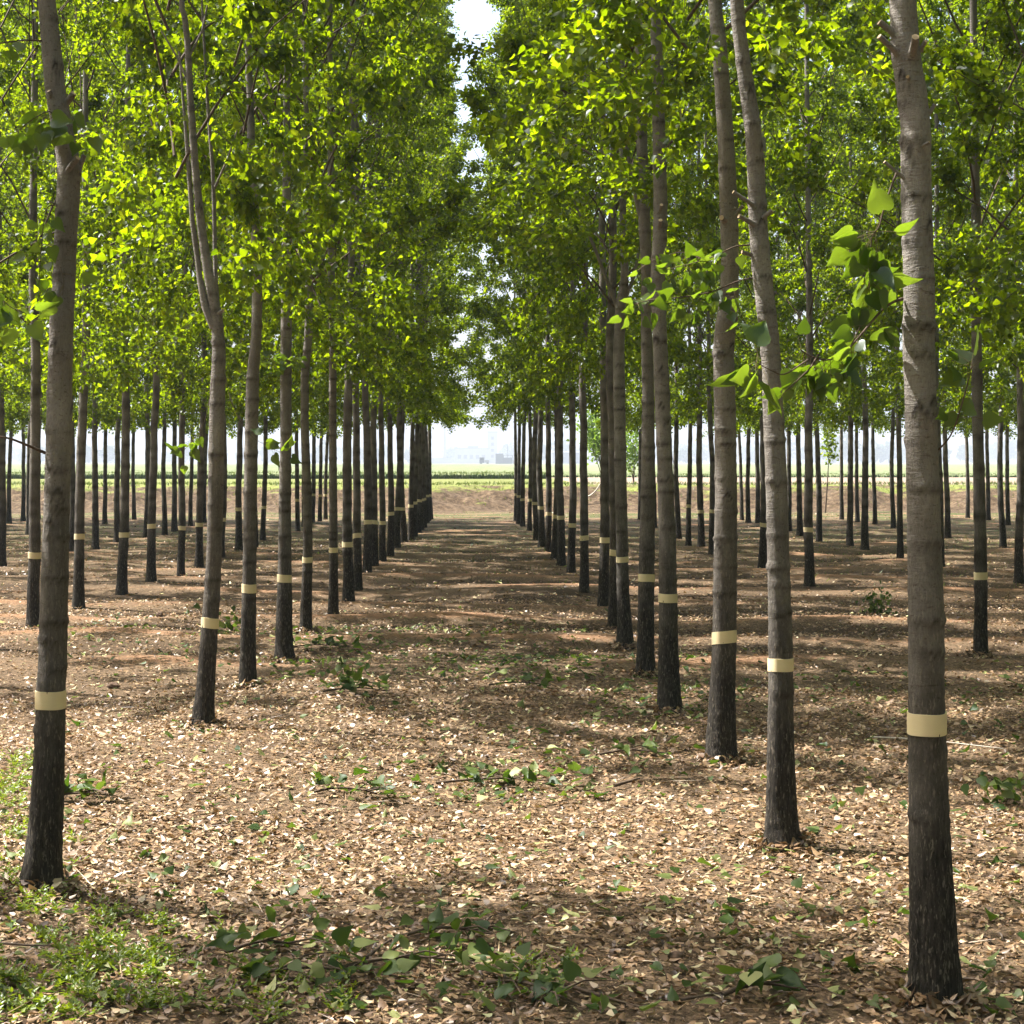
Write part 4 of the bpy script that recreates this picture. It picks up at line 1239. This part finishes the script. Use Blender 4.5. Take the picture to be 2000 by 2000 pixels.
part('roof', [M_WHITE], o, [(-6.3, 5.5, -.4, 14.4, FZ(886, Y) - GZ, FZ(883, Y) - GZ)])
for i in range(4):
    part('window', [M_WIN], o, [(-5 + i * 2.7, -3.6 + i * 2.7, -.05, .05, 1.6, 2.6)])
Y = 820
o = empty('hazy_tower', (FX(1158, Y), Y, GZ), 'faint tall tower block behind the warehouse on the right', 'tower')
part('wall', [M_WALL], o, [(-2.4, 2.4, 0, 6, 0, FZ(800, Y) - GZ)])
part('roof', [M_DARKW], o, [(-2.6, 2.6, -.2, 6.2, FZ(800, Y) - GZ, FZ(798, Y) - GZ)])
for i in range(6):
    part('window', [M_WIN], o, [(-1.6, 1.6, -.05, .05, 3 + i * 3.4, 4.2 + i * 3.4)])

# the works lie about two kilometres out; built at a smaller module above, set to full size here
FAR = 2.1
for o in (fac, tw, bpy.data.objects['factory_chimney'], bpy.data.objects['boundary_wall'], bpy.data.objects['field_shed'], bpy.data.objects['parked_truck'],
          bpy.data.objects['long_warehouse'], bpy.data.objects['hazy_tower']):
    o.location = (o.location.x * FAR, o.location.y * FAR, GZ)
    o.scale = (FAR, FAR, FAR)

# distant wood along the horizon: one hazy mass
mb = MB(); rng = np.random.default_rng(77)
for i in range(230):
    X = rng.uniform(-720, 800); Y = rng.uniform(1500, 2400)
    if -70 < X < 30 and Y < 1980: continue
    hgt = rng.uniform(11, 27) * (1 if X > 0 else .8); w = hgt * rng.uniform(.28, .5)
    n = 120
    p = norm(rng.normal(0, 1, (n, 3))) * rng.uniform(.4, 1, (n, 1)) ** .5 * np.array([w, w, hgt * .42]) + np.array([X, Y, GZ + hgt * .58])
    add_leaves(mb, p, rng.normal(0, 1, (n, 3)), rng.normal(0, 1, (n, 3)), rng.uniform(2.4, 5.2, n), LEAF_LO)
    add_tube(mb, np.array([[X, Y, GZ - .2], [X, Y, GZ + hgt * .4]]), [.3, .15], 5, 1, False)
tag(link('distant_wood', mb.mesh('distant_wood', [M_FARLEAF, M_TWIG])), 'faint hazy line of woodland along the flat horizon', 'wood', kind='stuff')

# ------------------------------------------------------------------ haze
HAZE = 0.0006
m, nt, out = mat('haze')
pv = nt.nodes.new('ShaderNodeVolumePrincipled')
pv.inputs['Color'].default_value = (.60, .665, .74, 1)
pv.inputs['Density'].default_value = HAZE
pv.inputs['Anisotropy'].default_value = 0
nt.links.new(pv.outputs[0], out.inputs['Volume'])
if HAZE > 0:
    mb = MB(); box(mb, -1600, 1600, -70, 3100, -1.5, 75)
    tag(link('haze', mb.mesh('haze', [m], False)), 'thin pale summer haze over plantation and fields', 'haze', kind='stuff')

# ------------------------------------------------------------------ light, sky, camera
EL, AZ = math.radians(56), math.radians(19.5)      # sun stands left of the rows and a little behind the scene
sd = Vector((-math.cos(EL) * math.cos(AZ), math.cos(EL) * math.sin(AZ), math.sin(EL)))
sun = bpy.data.lights.new('sun', 'SUN')
sun.energy = 5.0
sun.angle = math.radians(.53)
sun.color = (1, .955, .87)
so = bpy.data.objects.new('sun', sun)
COL.objects.link(so)
so.rotation_euler = sd.to_track_quat('Z', 'Y').to_euler()

w = bpy.data.worlds.new('World')
SC.world = w
w.use_nodes = True
nt = w.node_tree
nt.nodes.clear()
sky = nt.nodes.new('ShaderNodeTexSky')
sky.sky_type = 'NISHITA'
sky.sun_disc = False
sky.sun_elevation = EL
sky.sun_rotation = math.atan2(sd.x, sd.y)
sky.air_density = 1.0
sky.dust_density = 5
sky.ozone_density = 1.0
bg = nt.nodes.new('ShaderNodeBackground')
bg.inputs[1].default_value = .13
wo = nt.nodes.new('ShaderNodeOutputWorld')
nt.links.new(sky.outputs[0], bg.inputs[0])
nt.links.new(bg.outputs[0], wo.inputs[0])

cam = bpy.data.cameras.new('camera')
cam.sensor_width = 36
cam.lens = 36 * F / 2000
cam.shift_x = (1000 - CX) / 2000
cam.shift_y = -(1000 - HY) / 2000
cam.clip_start = .05
cam.clip_end = 6000
co = bpy.data.objects.new('camera', cam)
COL.objects.link(co)
co.location = (0, 0, H)
co.rotation_euler = (PI / 2, 0, 0)
SC.camera = co

SC.view_settings.view_transform = 'Standard'
SC.view_settings.look = 'None'
SC.view_settings.gamma = 1
SC.view_settings.exposure = 1.72
c = SC.cycles
c.max_bounces = 7
c.diffuse_bounces = 3
c.glossy_bounces = 2
c.transmission_bounces = 5
c.volume_bounces = 0
c.transparent_max_bounces = 4
c.caustics_reflective = False
c.caustics_refractive = False
c.use_denoising = True
c.use_adaptive_sampling = True
c.adaptive_threshold = .015
